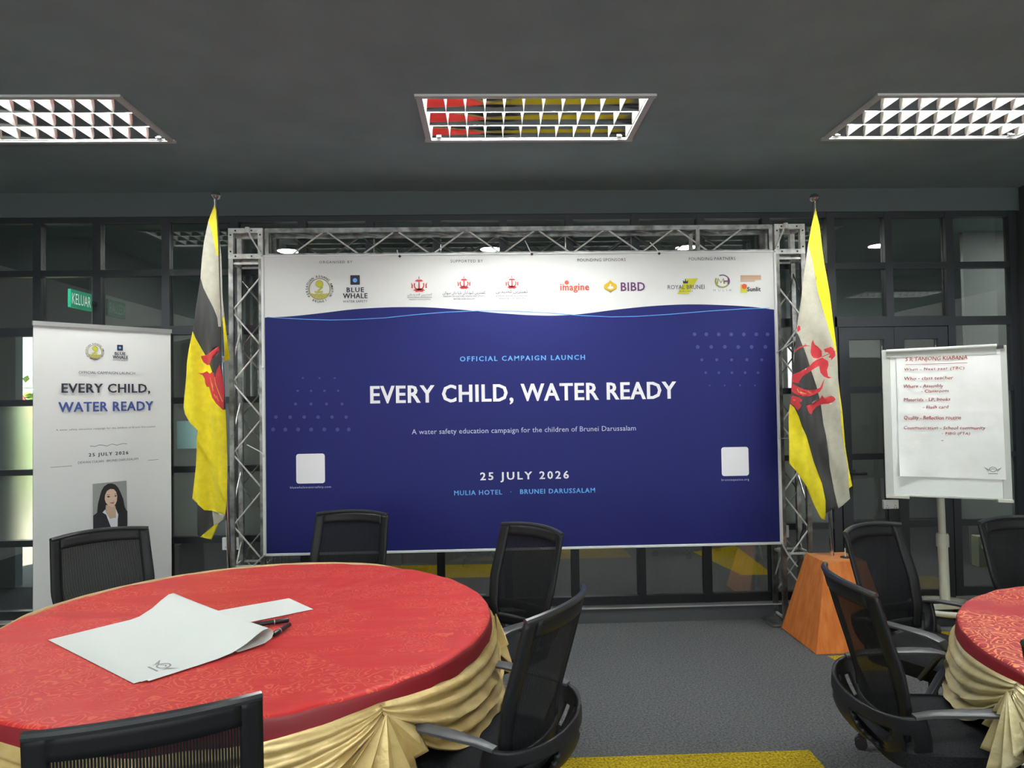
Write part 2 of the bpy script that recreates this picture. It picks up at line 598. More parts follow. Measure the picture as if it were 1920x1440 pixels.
def lettering(mb, pl, s, x0, x1, z0, z1, m, h, bold=0, hand=False):
    off = 0.014 if bold else 0.0
    sh = 0.12 if hand else 0.0
    sp0 = 1.08 if bold else 1.0
    vs, fs = raw_text(s, sp0, off, sh)
    a, b, c, d = ext(vs)
    want = (x1 - x0) / max(z1 - z0, 1e-6) * (d - c)
    if len(s) > 1 and want > (b - a) * 1.04:
        want /= min(1.12, (want / (b - a)) ** 0.25)      # part wider letters, part wider spacing
        v2, _ = raw_text(s, sp0 + .5, off, sh)
        e = ext(v2)
        k = sp0 + 0.5 * (want - (b - a)) / max((e[1] - e[0]) - (b - a), 1e-6)
        vs, fs = raw_text(s, min(k, 1.5 if hand else 2.2), off, sh)
        a, b, c, d = ext(vs)
    if hand:
        rng = random.Random(s)
        vs = [(x, y + 0.05 * math.sin(x * 3.1 + rng.random() * 0.02) ) for x, y in vs]
        a, b, c, d = ext(vs)
    out = [pl.p(x0 + (x - a) / (b - a) * (x1 - x0), z0 + (y - c) / (d - c) * (z1 - z0), h) for x, y in vs]
    mb.add(out, fs, m)
    if bold:            # heavy weight: the letters laid down again a hair to each side
        for dx, up in ((-.011, .0004), (.011, .0008)):
            mb.add([p_ + pl.x * (dx * (z1 - z0)) * 1.4 + pl.n * up for p_ in out], fs, m)
    if hand:            # a broad felt tip: the stroke laid down twice, slightly apart
        mb.add([p_ + pl.x * .0011 + pl.z * .0006 + pl.n * .0005 for p_ in out], fs, m)

def arc_text(mb, pl, s, c, r, size, mid, m, h, step, flip=False):
    """letters around a circle"""
    n = len(s)
    for i, ch in enumerate(s):
        if ch == ' ':
            continue
        vs, fs = raw_text(ch, 1.0, 0.015)
        a, b, _, _ = ext(vs)
        off = (i - (n - 1) / 2) * step
        an = mid + (off if flip else -off)
        ca, sa = math.cos(an), math.sin(an)
        up = (ca, sa) if not flip else (-ca, -sa)
        rt = (up[1], -up[0])
        out = []
        for x, y in vs:
            lx, ly = (x - (a + b) / 2) * size, (y - 0.35) * size
            out.append(pl.p(c[0] + ca * r + rt[0] * lx + up[0] * ly, c[1] + sa * r + rt[1] * lx + up[1] * ly, h))
        mb.add(out, fs, m)

def swim_emblem(mb, pl, c, R, h):
    """round swimming association emblem: sun, crouching swimmer, waves, lettering around"""
    k = R / 25.6
    ring(mb, pl, c, 18.6 * k, 20.2 * k, 'olive_print', h)
    disc(mb, pl, (c[0], c[1] + 9.6 * k), 7.0 * k, 'olive_print', h)
    disc(mb, pl, (c[0], c[1] + 9.6 * k), 6.2 * k, 'lime_print', h + .0003)
    pts = []
    for i in range(13):
        x = -17 + 34 * i / 12
        pts.append((c[0] + x * k, c[1] + (-8.2 + 0.7 * math.sin(i * 1.9)) * k))
    a0 = math.atan2(-8.2, 17)
    for i in range(1, 12):
        a = a0 - (PI + 2 * a0) * i / 12
        pts.append((c[0] + 18.6 * k * math.cos(a), c[1] + 18.6 * k * math.sin(a)))
    poly(mb, pl, pts, 'sand_print', h)
    for r in range(4):
        y = -10.5 - 2.3 * r
        w = math.sqrt(max(18.2 ** 2 - y * y, 1))
        stroke(mb, pl, [(c[0] + x * k, c[1] + (y + 0.7 * math.sin(x * 0.9 + r)) * k) for x in [(-w + 2 * w * i / 16) for i in range(17)]], 0.7 * k, 'olive_print', h + .0004)
    for p, w in (([(5.5, 4.2), (-3.5, -5)], 3.2), ([(-9, -5), (-3, -6.5), (6, -5), (3, -9), (5, -12), (10, -15)], 2.8)):
        q = [(c[0] + x * k, c[1] + y * k) for x, y in p]
        stroke(mb, pl, q, w * k, 'olive_print', h + .0006)
        stroke(mb, pl, q, (w - 1.1) * k, 'lime_print', h + .0009)
    arc_text(mb, pl, 'PERSATUAN RENANG AMATUR', c, 23.4 * k, 6.0 * k, PI / 2, 'ink', h, math.radians(11.2))
    arc_text(mb, pl, '· BRUNEI ·', c, 23.4 * k, 6.0 * k, -PI / 2, 'ink', h, math.radians(11.5), flip=True)

def state_crest(mb, pl, c, R, h):
    """red crest: parasol on a staff, crescent, ribbon, two raised hands"""
    k = R / 16.0
    P = lambda pts: [(c[0] + x * k, c[1] + y * k) for x, y in pts]
    ring(mb, pl, (c[0], c[1] - 1.5 * k), 7.4 * k, 9.6 * k, 'red_print', h, math.radians(155), math.radians(385), sx=1.0)
    poly(mb, pl, P([(-8, 5.5), (-4, 8.4), (4, 8.4), (8, 5.5), (3, 4.6), (-3, 4.6)]), 'red_print', h)
    poly(mb, pl, P([(-1, 4.8), (1, 4.8), (1.5, -8), (-1.5, -8)]), 'red_print', h)
    poly(mb, pl, P([(-1.6, 10), (1.6, 10), (.5, 12), (.6, 14.6), (-.4, 14.6), (-.5, 12)]), 'red_print', h)
    poly(mb, pl, P([(-11, -12), (-7.5, -8.6), (-3, -7.6), (0, -6.4), (3, -7.6), (7.5, -8.6), (11, -12), (8, -11.6), (6, -14), (0, -13.2), (-6, -14), (-8, -11.6)]), 'red_print', h)
    for s in (-1, 1):
        q = P([(s * 16, 5), (s * 14.4, 3), (s * 13.6, -2), (s * 14, -7), (s * 11.4, -7), (s * 11.2, -1), (s * 13, 1.6)])
        poly(mb, pl, q if s > 0 else q[::-1], 'red_print', h)

def wing_emblem(mb, pl, c, k, h, m='grey_print'):
    """small printed badge: a ring between two feathered wings over a line of lettering"""
    ring(mb, pl, c, 0.75 * k, 1.0 * k, m, h, sx=1.25)
    stroke(mb, pl, [(c[0] - .7 * k, c[1] - .1 * k), (c[0], c[1] + .35 * k), (c[0] + .6 * k, c[1])], .22 * k, m, h)
    for s in (-1, 1):
        for j in range(3):
            q = [(c[0] + s * (1.2 + .1 * j) * k, c[1] - (.1 + .35 * j) * k), (c[0] + s * (3.0 - .5 * j) * k, c[1] + (.95 - .62 * j) * k),
                 (c[0] + s * (2.5 - .4 * j) * k, c[1] + (.35 - .5 * j) * k), (c[0] + s * 1.3 * k, c[1] - (.4 + .35 * j) * k)]
            poly(mb, pl, q, m, h)
    rect(mb, pl, (c[0] - 1.5 * k, c[1] - 1.75 * k), (c[0] + 1.5 * k, c[1] - 1.45 * k), m, h)

# ------------------------------------------------------------------ measured layout of the prints (metres)
BANNER_TEXT = [['ORGANISED BY', -1.15, -0.925, 2.568, 2.585, 'ink_soft', {}],
 ['SUPPORTED BY', -0.25, -0.026, 2.565, 2.584, 'ink_soft', {}],
 ['FOUNDING SPONSORS', 0.6325, 0.969, 2.5635, 2.5845, 'ink_soft', {}],
 ['FOUNDING PARTNERS', 1.4145, 1.744, 2.5645, 2.5855, 'ink_soft', {}],
 ['BLUE', -0.9655, -0.848, 2.3665, 2.3995, 'ink', {'bold': 1}],
 ['WHALE', -0.9915, -0.824, 2.324, 2.359, 'ink', {'bold': 1}],
 ['WATER SAFETY', -0.992, -0.824, 2.295, 2.311, 'ink_soft', {}],
 ['ﻦﻘﻳﺪﻳﺪﻨﭬ ﻦﻳﺮﺘﻨﻤﻛ', -0.5495, -0.381, 2.335, 2.3565, 'ink', {}],
 ['KEMENTERIAN PENDIDIKAN', -0.55, -0.383, 2.321, 2.331, 'ink', {}],
 ['MINISTRY OF EDUCATION', -0.539, -0.392, 2.307, 2.316, 'ink', {}],
 ['ﻦﻛﻮﺳ ﻥﺍﺩ ﺎﻴﻠﺑ ﻥﺄﻳﺍﺩﻮﺒﻛ ﻦﻳﺮﺘﻨﻤﻛ', -0.307, -0.0125, 2.3395, 2.3725, 'ink', {}],
 ['MINISTRY OF CULTURE, YOUTH AND SPORTS', -0.304, -0.017, 2.3235, 2.335, 'ink_soft', {}],
 ['BRUNEI DARUSSALAM', -0.232, -0.087, 2.3065, 2.3175, 'ink_soft', {}],
 ['ﻦﺘﺤﻴﺼﻛ ﻦﻳﺮﺘﻨﻤﻛ', 0.061, 0.283, 2.343, 2.371, 'ink', {}],
 ['KEMENTERIAN KESIHATAN', 0.063, 0.281, 2.324, 2.334, 'ink_soft', {}],
 ['MINISTRY OF HEALTH', 0.083, 0.264, 2.306, 2.316, 'ink_soft', {}],
 ['imagine', 0.5085, 0.709, 2.346, 2.409, 'orange', {'bold': 1}],
 ['BIBD', 0.9315, 1.1005, 2.354, 2.4145, 'plum', {'bold': 1}],
 ['ROYAL BRUNEI', 1.261, 1.5205, 2.363, 2.3925, 'ink_soft', {}],
 ['AIRLINES', 1.343, 1.437, 2.3425, 2.3535, 'ink_soft', {}],
 ['MULIA', 1.583, 1.711, 2.3445, 2.3605, 'ink_pale', {}],
 ['Sunlit', 1.822, 1.9175, 2.342, 2.373, 'ink', {'bold': 1}],
 ['OFFICIAL CAMPAIGN LAUNCH', -0.195, 0.6715, 1.879, 1.9135, 'sky_ink', {'bold': 1}],
 ['EVERY CHILD, WATER READY', -0.811, 1.3035, 1.5775, 1.72, 'white_ink', {'bold': 1}],
 ['A water safety education campaign for the children of Brunei Darussalam', -0.532, 1.0165, 1.3715, 1.4175, 'pale_ink', {}],
 ['25 JULY 2026', -0.0665, 0.5435, 1.0425, 1.1135, 'white_ink', {'bold': 1}],
 ['MULIA HOTEL   ·   BRUNEI DARUSSALAM', -0.2475, 0.7235, 0.959, 0.992, 'sky_ink', {'bold': 1}],
 ['bluewhalewatersafety.com', -1.362, -1.086, 1.0235, 1.0435, 'pale_ink', {}],
 ['bruneiaquatics.org', 1.609, 1.8025, 1.017, 1.0365, 'pale_ink', {}]]
WAVE = [(-1.537, 2.199), (-1.346, 2.206), (-1.134, 2.226), (-0.921, 2.249), (-0.709, 2.259), (-0.548, 2.26), (-0.389, 2.255), (-0.174, 2.237), (0.041, 2.214), (0.17, 2.203), (0.292, 2.194), (0.477, 2.189), (0.663, 2.199), (0.913, 2.227), (1.163, 2.248), (1.412, 2.256), (1.664, 2.247), (1.853, 2.233), (2.032, 2.212)]
RIPPLE = [(-1.511, 2.202), (-1.43, 2.196), (-1.24, 2.183), (-1.081, 2.177), (-0.922, 2.178), (-0.709, 2.187), (-0.496, 2.207), (-0.282, 2.222), (-0.067, 2.228), (0.17, 2.224), (0.417, 2.208), (0.663, 2.186), (0.863, 2.175), (1.036, 2.176), (1.287, 2.189), (1.538, 2.207), (1.788, 2.22), (1.978, 2.223)]
DOTS = [(-1.27, 1.781, 0.0067), (-1.157, 1.779, 0.0067), (-1.053, 1.777, 0.0067), (-1.305, 1.694, 0.0081), (-1.215, 1.692, 0.0081), (-1.124, 1.691, 0.0081), (-1.031, 1.69, 0.0081), (-1.321, 1.604, 0.0101), (-1.216, 1.603, 0.0101), (-1.111, 1.601, 0.0101), (-1.005, 1.599, 0.0101), (-1.454, 1.517, 0.0121), (-1.358, 1.515, 0.0121), (-1.263, 1.514, 0.0121), (-1.169, 1.512, 0.0121), (-1.074, 1.511, 0.0121), (-0.978, 1.509, 0.0121), (-1.474, 1.433, 0.0135), (-1.391, 1.431, 0.0135), (-1.305, 1.43, 0.0135), (-1.216, 1.428, 0.0135), (-1.127, 1.427, 0.0135), (-1.038, 1.425, 0.0135), (-0.961, 1.424, 0.0135), (1.443, 2.046, 0.0135), (1.526, 2.045, 0.0135), (1.613, 2.043, 0.0135), (1.702, 2.042, 0.0135), (1.791, 2.041, 0.0135), (1.879, 2.04, 0.0135), (1.959, 2.039, 0.0135), (1.463, 1.957, 0.0135), (1.558, 1.956, 0.0135), (1.654, 1.955, 0.0135), (1.749, 1.953, 0.0135), (1.844, 1.952, 0.0135), (1.941, 1.951, 0.0135), (1.49, 1.867, 0.0108), (1.595, 1.866, 0.0108), (1.7, 1.864, 0.0108), (1.808, 1.863, 0.0108), (1.913, 1.861, 0.0108), (1.515, 1.777, 0.0095), (1.608, 1.775, 0.0095), (1.7, 1.774, 0.0095), (1.793, 1.773, 0.0095), (1.885, 1.771, 0.0095), (1.541, 1.687, 0.0061), (1.646, 1.685, 0.0061), (1.755, 1.684, 0.0061), (1.861, 1.682, 0.0061)]
WHITE_PANELS = [[(-1.32, 1.263), (-1.126, 1.061)], [(1.612, 1.255), (1.803, 1.055)]]
MARKS = {'emb': (-1.151, 2.391), 'sq0': (-0.94, 2.418), 'sq1': (-0.875, 2.484), 'dot': (-0.908, 2.449), 'c1': (-0.469, 2.417), 'c2': (-0.159, 2.425), 'c3': (0.173, 2.423), 'im1': (0.554, 2.418), 'im2': (0.529, 2.404), 'bibd': (0.859, 2.387), 'ra': (1.383, 2.384), 'crown': (1.387, 2.418), 'mh': (1.648, 2.416), 'sun0': (1.776, 2.333), 'sun1': (1.923, 2.455)}
ROLLUP_TEXT = [['OFFICIAL CAMPAIGN LAUNCH', 0.2415, 0.5705, 1.8149, 1.8313, 'ink_soft', {}],
 ['EVERY CHILD,', 0.1482, 0.6643, 1.6851, 1.7539, 'ink', {'bold': 1}],
 ['WATER READY', 0.131, 0.6843, 1.5765, 1.6383, 'royal', {'bold': 1}],
 ['A water safety education campaign for the children of Brunei Darussalam', 0.1187, 0.6985, 1.4596, 1.4743, 'ink_soft', {}],
 ['25 JULY 2026', 0.2968, 0.528, 1.2875, 1.3153, 'ink', {'bold': 1}],
 ['DEWAN CULIAN · BRUNEI DARUSSALAM', 0.2376, 0.5887, 1.2535, 1.2676, 'ink_soft', {}],
 ['BLUE', 0.4484, 0.5121, 1.9396, 1.9591, 'ink', {'bold': 1}],
 ['WHALE', 0.4359, 0.5278, 1.9149, 1.9364, 'ink', {'bold': 1}],
 ['WATER SAFETY', 0.4359, 0.5278, 1.9025, 1.9097, 'ink_soft', {}]]
ROLLUP_MARKS = {'emb': (0.3324, 1.9562), 'embr': (0.3832, 1.9583), 'sq0': (0.4622, 1.9687), 'sq1': (0.4971, 2.0062), 'dot': (0.479, 1.9877), 'squig': [(0.3037, 1.3606), (0.332, 1.3557), (0.3549, 1.3639), (0.378, 1.3613), (0.4012, 1.3549), (0.4306, 1.366), (0.4602, 1.3566), (0.4961, 1.3656), (0.5203, 1.3623)], 'rule1': [(0.0886, 1.2435), (0.2036, 1.2441)], 'rule2': [(0.6487, 1.2455), (0.7171, 1.2465)]}
PORTRAIT = {'bg': [(0.318, 1.121), (0.5168, 1.1235), (0.5206, 0.81), (0.5205, 0.7599), (0.3212, 0.7802)], 'hair': [(0.3432, 0.9383), (0.3479, 0.9916), (0.3585, 1.0367), (0.3691, 1.0742), (0.3833, 1.0986), (0.4046, 1.1133), (0.4285, 1.1143), (0.4501, 1.1036), (0.467, 1.0823), (0.4815, 1.0493), (0.4973, 1.0054), (0.5058, 0.9544), (0.5167, 0.9266), (0.4666, 0.9146), (0.4522, 0.9374), (0.3948, 0.9446), (0.3759, 0.9264)], 'jacket': [(0.3214, 0.9219), (0.3432, 0.9383), (0.3759, 0.9341), (0.3948, 0.9188), (0.4279, 0.8209), (0.4326, 0.763), (0.3212, 0.7802)], 'jacket2': [(0.5209, 0.9274), (0.5008, 0.9365), (0.4666, 0.9146), (0.4629, 0.8785), (0.4626, 0.7583), (0.5205, 0.7599)], 'shirt': [(0.3908, 0.9529), (0.3995, 0.9233), (0.4185, 0.8897), (0.4521, 0.893), (0.4534, 0.9477), (0.4661, 0.9082), (0.4629, 0.8785), (0.4626, 0.7583), (0.4278, 0.7637), (0.3995, 0.9104), (0.3948, 0.9136), (0.3622, 0.896), (0.3736, 0.9344)], 'neck': [(0.3949, 0.9808), (0.3925, 0.9553), (0.4043, 0.9149), (0.44, 0.8712), (0.4521, 0.9061), (0.4534, 0.9451), (0.4486, 0.9692)], 'face': [(0.3867, 1.018), (0.3891, 1.0436), (0.3998, 1.0684), (0.4189, 1.0794), (0.4404, 1.0758), (0.4536, 1.0575), (0.4601, 1.0306), (0.4583, 0.9994), (0.4498, 0.9795), (0.4378, 0.964), (0.4282, 0.9618), (0.4091, 0.9739), (0.3926, 0.9966)], 'eye1': [(0.3974, 1.0324), (0.4081, 1.0369), (0.42, 1.0311), (0.4092, 1.0253)], 'eye2': [(0.4415, 1.0313), (0.4512, 1.0373), (0.4584, 1.0347), (0.4512, 1.0264)], 'brow1': [(0.3926, 1.0419), (0.4045, 1.0463), (0.42, 1.0423), (0.4045, 1.0427)], 'brow2': [(0.4404, 1.0419), (0.4488, 1.0462), (0.456, 1.0467), (0.45, 1.0427)], 'mouth': [(0.4115, 0.9931), (0.4283, 0.9925), (0.4439, 0.9938), (0.4378, 0.984), (0.4258, 0.9849)], 'nose': [(0.424, 1.0034), (0.4403, 1.0054), (0.4391, 0.999), (0.4307, 0.9987)]}
CHART_TEXT = [['S R TANJONG KIABANA', 0.1426, 0.4992, 0.9055, 0.9427, 'red_ink', {}],
 ['When - Next year (TBC)', 0.135, 0.4798, 0.8441, 0.8693, 'red_ink', {}],
 ['Who - class teacher', 0.1319, 0.4164, 0.7853, 0.8097, 'red_ink', {}],
 ['Where - Assembly', 0.1268, 0.3571, 0.7265, 0.7565, 'red_ink', {}],
 ['- Classroom', 0.229, 0.3866, 0.6992, 0.7199, 'red_ink', {}],
 ['Materials - LP, books', 0.1257, 0.3949, 0.6391, 0.6658, 'red_ink', {}],
 ['- Flash card', 0.2363, 0.3833, 0.592, 0.6138, 'red_ink', {}],
 ['Quality - Reflection routine', 0.1222, 0.4513, 0.5139, 0.5458, 'red_ink', {}],
 ['Communication - School community', 0.1201, 0.5838, 0.4483, 0.4759, 'red_ink', {}],
 ['- PIBG (PTA)', 0.3405, 0.4975, 0.4135, 0.4369, 'red_ink', {}],
 ['-', 0.3358, 0.348, 0.3799, 0.3847, 'red_ink', {}]]
CHART_MARKS = {'ptl': (0.0879, 0.9465), 'ptr': (0.6786, 0.9839), 'pbl': (0.0864, 0.1384), 'pbr': (0.6857, 0.1327), 'fold': (0.3958, 0.5742), 'wing': (0.6166, 0.1967), 'wl': (0.5637, 0.2145), 'wr': (0.669, 0.2171), 'ul0': (0.1419, 0.8932), 'ul1': (0.498, 0.8918), 'wt0': (0.5866, 0.1653), 'wt1': (0.6443, 0.1648), 'bl': (0.0023, 0.9789), 'br': (0.705, 1.0059), 'bbl': (0.0023, 0.0031), 'bbr': (0.7209, 0.0037), 'cl0': (0.0352, 0.9898), 'cl1': (0.6567, 1.0044)}
FLAG_R = {'outline': [(2.184, 2.849), (2.208, 2.732), (2.231, 2.48), (2.259, 2.27), (2.281, 2.099), (2.299, 1.906), (2.312, 1.707), (2.334, 1.486), (2.353, 1.264), (2.367, 1.117), (2.382, 1.007), (2.364, 0.989), (2.372, 0.922), (2.325, 0.879), (2.274, 0.865), (2.231, 0.859), (2.201, 0.828), (2.197, 0.786), (2.179, 0.791), (2.124, 0.89), (2.067, 1.013), (2.019, 1.099), (1.971, 1.162), (1.972, 1.296), (1.979, 1.491), (1.999, 1.687), (2.019, 1.896), (2.027, 1.982), (2.038, 2.073), (2.068, 2.257), (2.085, 2.369), (2.125, 2.585), (2.152, 2.717)], 'yellow_top': [(2.185, 2.892), (2.131, 2.606), (2.133, 2.592), (2.157, 2.495), (2.189, 2.293), (2.222, 2.145), (2.252, 2.011), (2.276, 1.922), (2.299, 1.858), (2.311, 1.73), (2.314, 1.608), (2.321, 1.438), (2.345, 1.265), (2.362, 1.117), (2.364, 0.989), (2.438, 0.97), (2.435, 2.103), (2.312, 2.891)], 'white': [(2.131, 2.624), (2.133, 2.592), (2.157, 2.495), (2.189, 2.293), (2.222, 2.145), (2.252, 2.011), (2.276, 1.922), (2.299, 1.858), (2.311, 1.73), (2.314, 1.608), (2.321, 1.438), (2.345, 1.265), (2.362, 1.117), (2.364, 0.989), (2.4, 0.901), (2.323, 0.814), (2.274, 0.861), (2.252, 0.974), (2.229, 1.133), (2.212, 1.341), (2.202, 1.417), (2.192, 1.54), (2.184, 1.585), (2.167, 1.663), (2.129, 1.767), (2.092, 1.866), (2.063, 1.941), (2.041, 2.01), (2.001, 2.038), (2.048, 2.464)], 'yellow_low': [(1.952, 1.554), (1.988, 1.55), (2.009, 1.528), (2.032, 1.469), (2.049, 1.405), (2.076, 1.343), (2.133, 1.17), (2.185, 1.023), (2.2, 0.912), (2.201, 0.828), (2.202, 0.729), (1.931, 0.735)]}
FLAG_R_RED = [[(2.152, 1.974), (2.164, 1.944), (2.183, 1.929), (2.203, 1.899), (2.204, 1.86), (2.181, 1.848), (2.156, 1.853), (2.139, 1.868), (2.131, 1.89), (2.136, 1.915), (2.142, 1.954)], [(2.206, 1.855), (2.236, 1.83), (2.239, 1.805), (2.229, 1.771), (2.233, 1.731), (2.255, 1.719), (2.233, 1.715), (2.208, 1.729), (2.191, 1.756), (2.187, 1.801), (2.16, 1.786), (2.129, 1.77), (2.089, 1.748), (2.063, 1.734), (2.043, 1.7), (2.04, 1.685), (2.003, 1.695), (2.001, 1.725), (2.007, 1.747), (2.039, 1.759), (2.07, 1.778), (2.11, 1.797), (2.146, 1.824), (2.176, 1.843)], [(2.213, 1.909), (2.251, 1.924), (2.268, 1.915), (2.282, 1.888), (2.284, 1.863), (2.269, 1.849), (2.252, 1.832), (2.254, 1.849), (2.239, 1.854), (2.247, 1.874), (2.232, 1.889), (2.22, 1.889)], [(2.204, 1.862), (2.232, 1.875), (2.262, 1.885), (2.293, 1.898), (2.292, 1.894), (2.262, 1.881), (2.232, 1.87), (2.206, 1.857)], [(2.018, 1.887), (2.023, 1.911), (2.044, 1.926), (2.084, 1.938), (2.136, 1.934), (2.084, 1.928), (2.048, 1.918), (2.028, 1.901)], [(2.0, 1.69), (2.027, 1.67), (2.066, 1.648), (2.116, 1.64), (2.161, 1.644), (2.186, 1.656), (2.212, 1.718), (2.199, 1.656), (2.185, 1.629), (2.15, 1.61), (2.105, 1.6), (2.055, 1.599), (2.02, 1.614), (1.996, 1.634)], [(2.081, 1.54), (2.118, 1.546), (2.184, 1.58), (2.197, 1.606), (2.207, 1.589), (2.247, 1.601), (2.264, 1.593), (2.276, 1.576), (2.258, 1.561), (2.228, 1.549), (2.198, 1.547), (2.168, 1.531), (2.14, 1.507), (2.121, 1.48), (2.102, 1.49), (2.087, 1.512)], [(1.991, 1.612), (2.015, 1.602), (2.035, 1.594), (2.054, 1.577), (2.049, 1.565), (2.034, 1.562), (2.046, 1.543), (2.041, 1.528), (2.028, 1.511), (2.02, 1.518), (2.009, 1.541), (1.988, 1.553)], [(2.038, 2.053), (2.047, 2.069), (2.057, 2.061), (2.058, 2.039), (2.044, 2.027), (2.038, 2.027)]]
FLAG_R_GOLD = [[(2.026, 1.651), (2.036, 1.624), (2.039, 1.624), (2.031, 1.651)], [(2.043, 1.633), (2.085, 1.62), (2.085, 1.617), (2.043, 1.628)], [(2.096, 1.633), (2.13, 1.615), (2.133, 1.619), (2.101, 1.635)], [(2.005, 1.582), (2.017, 1.575), (2.004, 1.573)]]
FLAG_L = {'outline': [(-1.719, 2.873), (-1.739, 2.817), (-1.756, 2.768), (-1.784, 2.639), (-1.799, 2.53), (-1.811, 2.418), (-1.822, 2.346), (-1.836, 2.236), (-1.853, 2.084), (-1.856, 2.074), (-1.874, 1.957), (-1.894, 1.795), (-1.915, 1.664), (-1.92, 1.593), (-1.909, 1.553), (-1.863, 1.49), (-1.826, 1.448), (-1.834, 1.324), (-1.841, 1.22), (-1.863, 1.023), (-1.829, 0.994), (-1.833, 0.793), (-1.817, 0.782), (-1.758, 0.759), (-1.707, 0.863), (-1.674, 0.886), (-1.661, 0.922), (-1.647, 0.999), (-1.649, 1.267), (-1.654, 1.502), (-1.666, 1.67), (-1.675, 1.839), (-1.683, 2.143), (-1.691, 2.414), (-1.7, 2.686), (-1.706, 2.839)], 'yellow_top': [(-1.712, 2.924), (-1.763, 2.819), (-1.77, 2.764), (-1.756, 2.761), (-1.746, 2.74), (-1.73, 2.686), (-1.717, 2.611), (-1.707, 2.55), (-1.664, 2.549), (-1.679, 2.89)], 'white': [(-1.756, 2.761), (-1.746, 2.74), (-1.73, 2.686), (-1.717, 2.611), (-1.707, 2.55), (-1.647, 2.549), (-1.65, 2.098), (-1.697, 2.099), (-1.702, 2.155), (-1.726, 2.222), (-1.756, 2.279), (-1.792, 2.345), (-1.811, 2.412), (-1.864, 2.449), (-1.83, 2.721)], 'black': [(-1.865, 2.409), (-1.811, 2.412), (-1.792, 2.345), (-1.756, 2.279), (-1.726, 2.222), (-1.702, 2.155), (-1.697, 2.099), (-1.633, 2.098), (-1.637, 1.575), (-1.667, 1.576), (-1.693, 1.67), (-1.712, 1.772), (-1.735, 1.816), (-1.749, 1.848), (-1.795, 1.933), (-1.84, 2.026), (-1.858, 2.074), (-1.883, 2.111)], 'black2': [(-1.872, 0.99), (-1.829, 0.989), (-1.796, 0.947), (-1.756, 0.939), (-1.744, 0.848), (-1.813, 0.786), (-1.873, 0.77)], 'white2': [(-1.756, 0.939), (-1.664, 0.922), (-1.608, 0.921), (-1.641, 0.879), (-1.704, 0.865), (-1.744, 0.848)]}
FLAG_L_RED = [[(-1.813, 1.917), (-1.777, 1.923), (-1.693, 1.974), (-1.687, 1.946), (-1.745, 1.885), (-1.756, 1.858), (-1.777, 1.86), (-1.8, 1.877), (-1.813, 1.905)], [(-1.827, 1.809), (-1.805, 1.807), (-1.777, 1.82), (-1.759, 1.806), (-1.75, 1.805), (-1.736, 1.814), (-1.721, 1.806), (-1.718, 1.782), (-1.713, 1.782), (-1.703, 1.824), (-1.687, 1.861), (-1.672, 1.767), (-1.667, 1.721), (-1.668, 1.571), (-1.705, 1.614), (-1.732, 1.651), (-1.75, 1.694), (-1.759, 1.72), (-1.776, 1.72), (-1.787, 1.741), (-1.791, 1.774), (-1.805, 1.797)]]
FLAG_L_GOLD = [[(-1.718, 1.782), (-1.709, 1.735), (-1.672, 1.625), (-1.676, 1.625), (-1.713, 1.735), (-1.72, 1.782)], [(-1.75, 1.78), (-1.739, 1.745), (-1.725, 1.693), (-1.728, 1.691), (-1.743, 1.74), (-1.754, 1.778)], [(-1.732, 1.74), (-1.727, 1.717), (-1.73, 1.716), (-1.734, 1.739)], [(-1.718, 1.675), (-1.705, 1.646), (-1.707, 1.645), (-1.722, 1.673)], [(-1.704, 1.665), (-1.691, 1.627), (-1.694, 1.627), (-1.707, 1.663)]]
FLAP_L = [(-1.693, 2.652), (-1.681, 2.549), (-1.671, 2.278), (-1.654, 2.081), (-1.631, 1.889), (-1.665, 1.882), (-1.67, 2.075), (-1.679, 2.278), (-1.688, 2.482)]

# ------------------------------------------------------------------ the setting
CEIL = 3.139
WY = 5.12                      # room side of the glazed wall
PITCH = 0.48667
MULL = [-4.19, -3.70, -3.215] + [-3.283 + PITCH * k for k in range(1, 13)]
BARS = [(2.565, 0.045), (2.148, 0.062), (1.642, 0.045), (1.148, 0.042), (0.645, 0.045)]
ZTOP, ZBOT = 2.967, 0.11
TROFFERS = [(-3.0, 3.492), (-0.339, 3.492), (2.016, 3.492), (-2.75, -0.5), (-0.2, -0.5), (2.35, -0.5), (5.62, -0.5)]
TW, TD = 1.2, 0.619

def patched(pts_outer, regions, base_m, z, reg_m):
    """flat floor: outline plus inlaid carpet patches"""
    verts, faces = [], []
    for pl in [pts_outer] + regions:
        i0 = len(verts)
        verts += [Vector(p) for p in pl]
        faces.append(list(range(i0, i0 + len(pl))))
    r = delaunay_2d_cdt(verts, [], faces, 1, 1e-5)
    return r[0], r[2]

def inside(p, pl):
    c = False
    j = len(pl) - 1
    for i in range(len(pl)):
        a, b = pl[i], pl[j]
        if (a[1] > p[1]) != (b[1] > p[1]) and p[0] < (b[0] - a[0]) * (p[1] - a[1]) / (b[1] - a[1]) + a[0]:
            c = not c
        j = i
    return c

def regions_mesh(outline, regions, default, extra=(), on3d=None):
    """triangulates an outline, cut along region borders; a later region wins"""
    verts, edges = [], []
    def loop(pl):
        i0 = len(verts)
        verts.extend(Vector(p) for p in pl)
        edges.extend((i0 + i, i0 + (i + 1) % len(pl)) for i in range(len(pl)))
    loop(outline)
    for pl, _ in regions:
        loop(pl)
    verts.extend(Vector(p) for p in extra)
    rv, re, rf = delaunay_2d_cdt(verts, edges, [], 0, 1e-6)[:3]
    mb = MB()
    mb.v = [tuple(on3d(p)) for p in rv]
    for f in rf:
        c = sum((rv[i] for i in f), Vector((0, 0))) / len(f)
        if not inside(c, outline):
            continue
        m = default
        for pl, mm in regions:
            if inside(c, pl):
                m = mm
        mb.f.append(tuple(f))
        mb.m.append(m)
    return mb

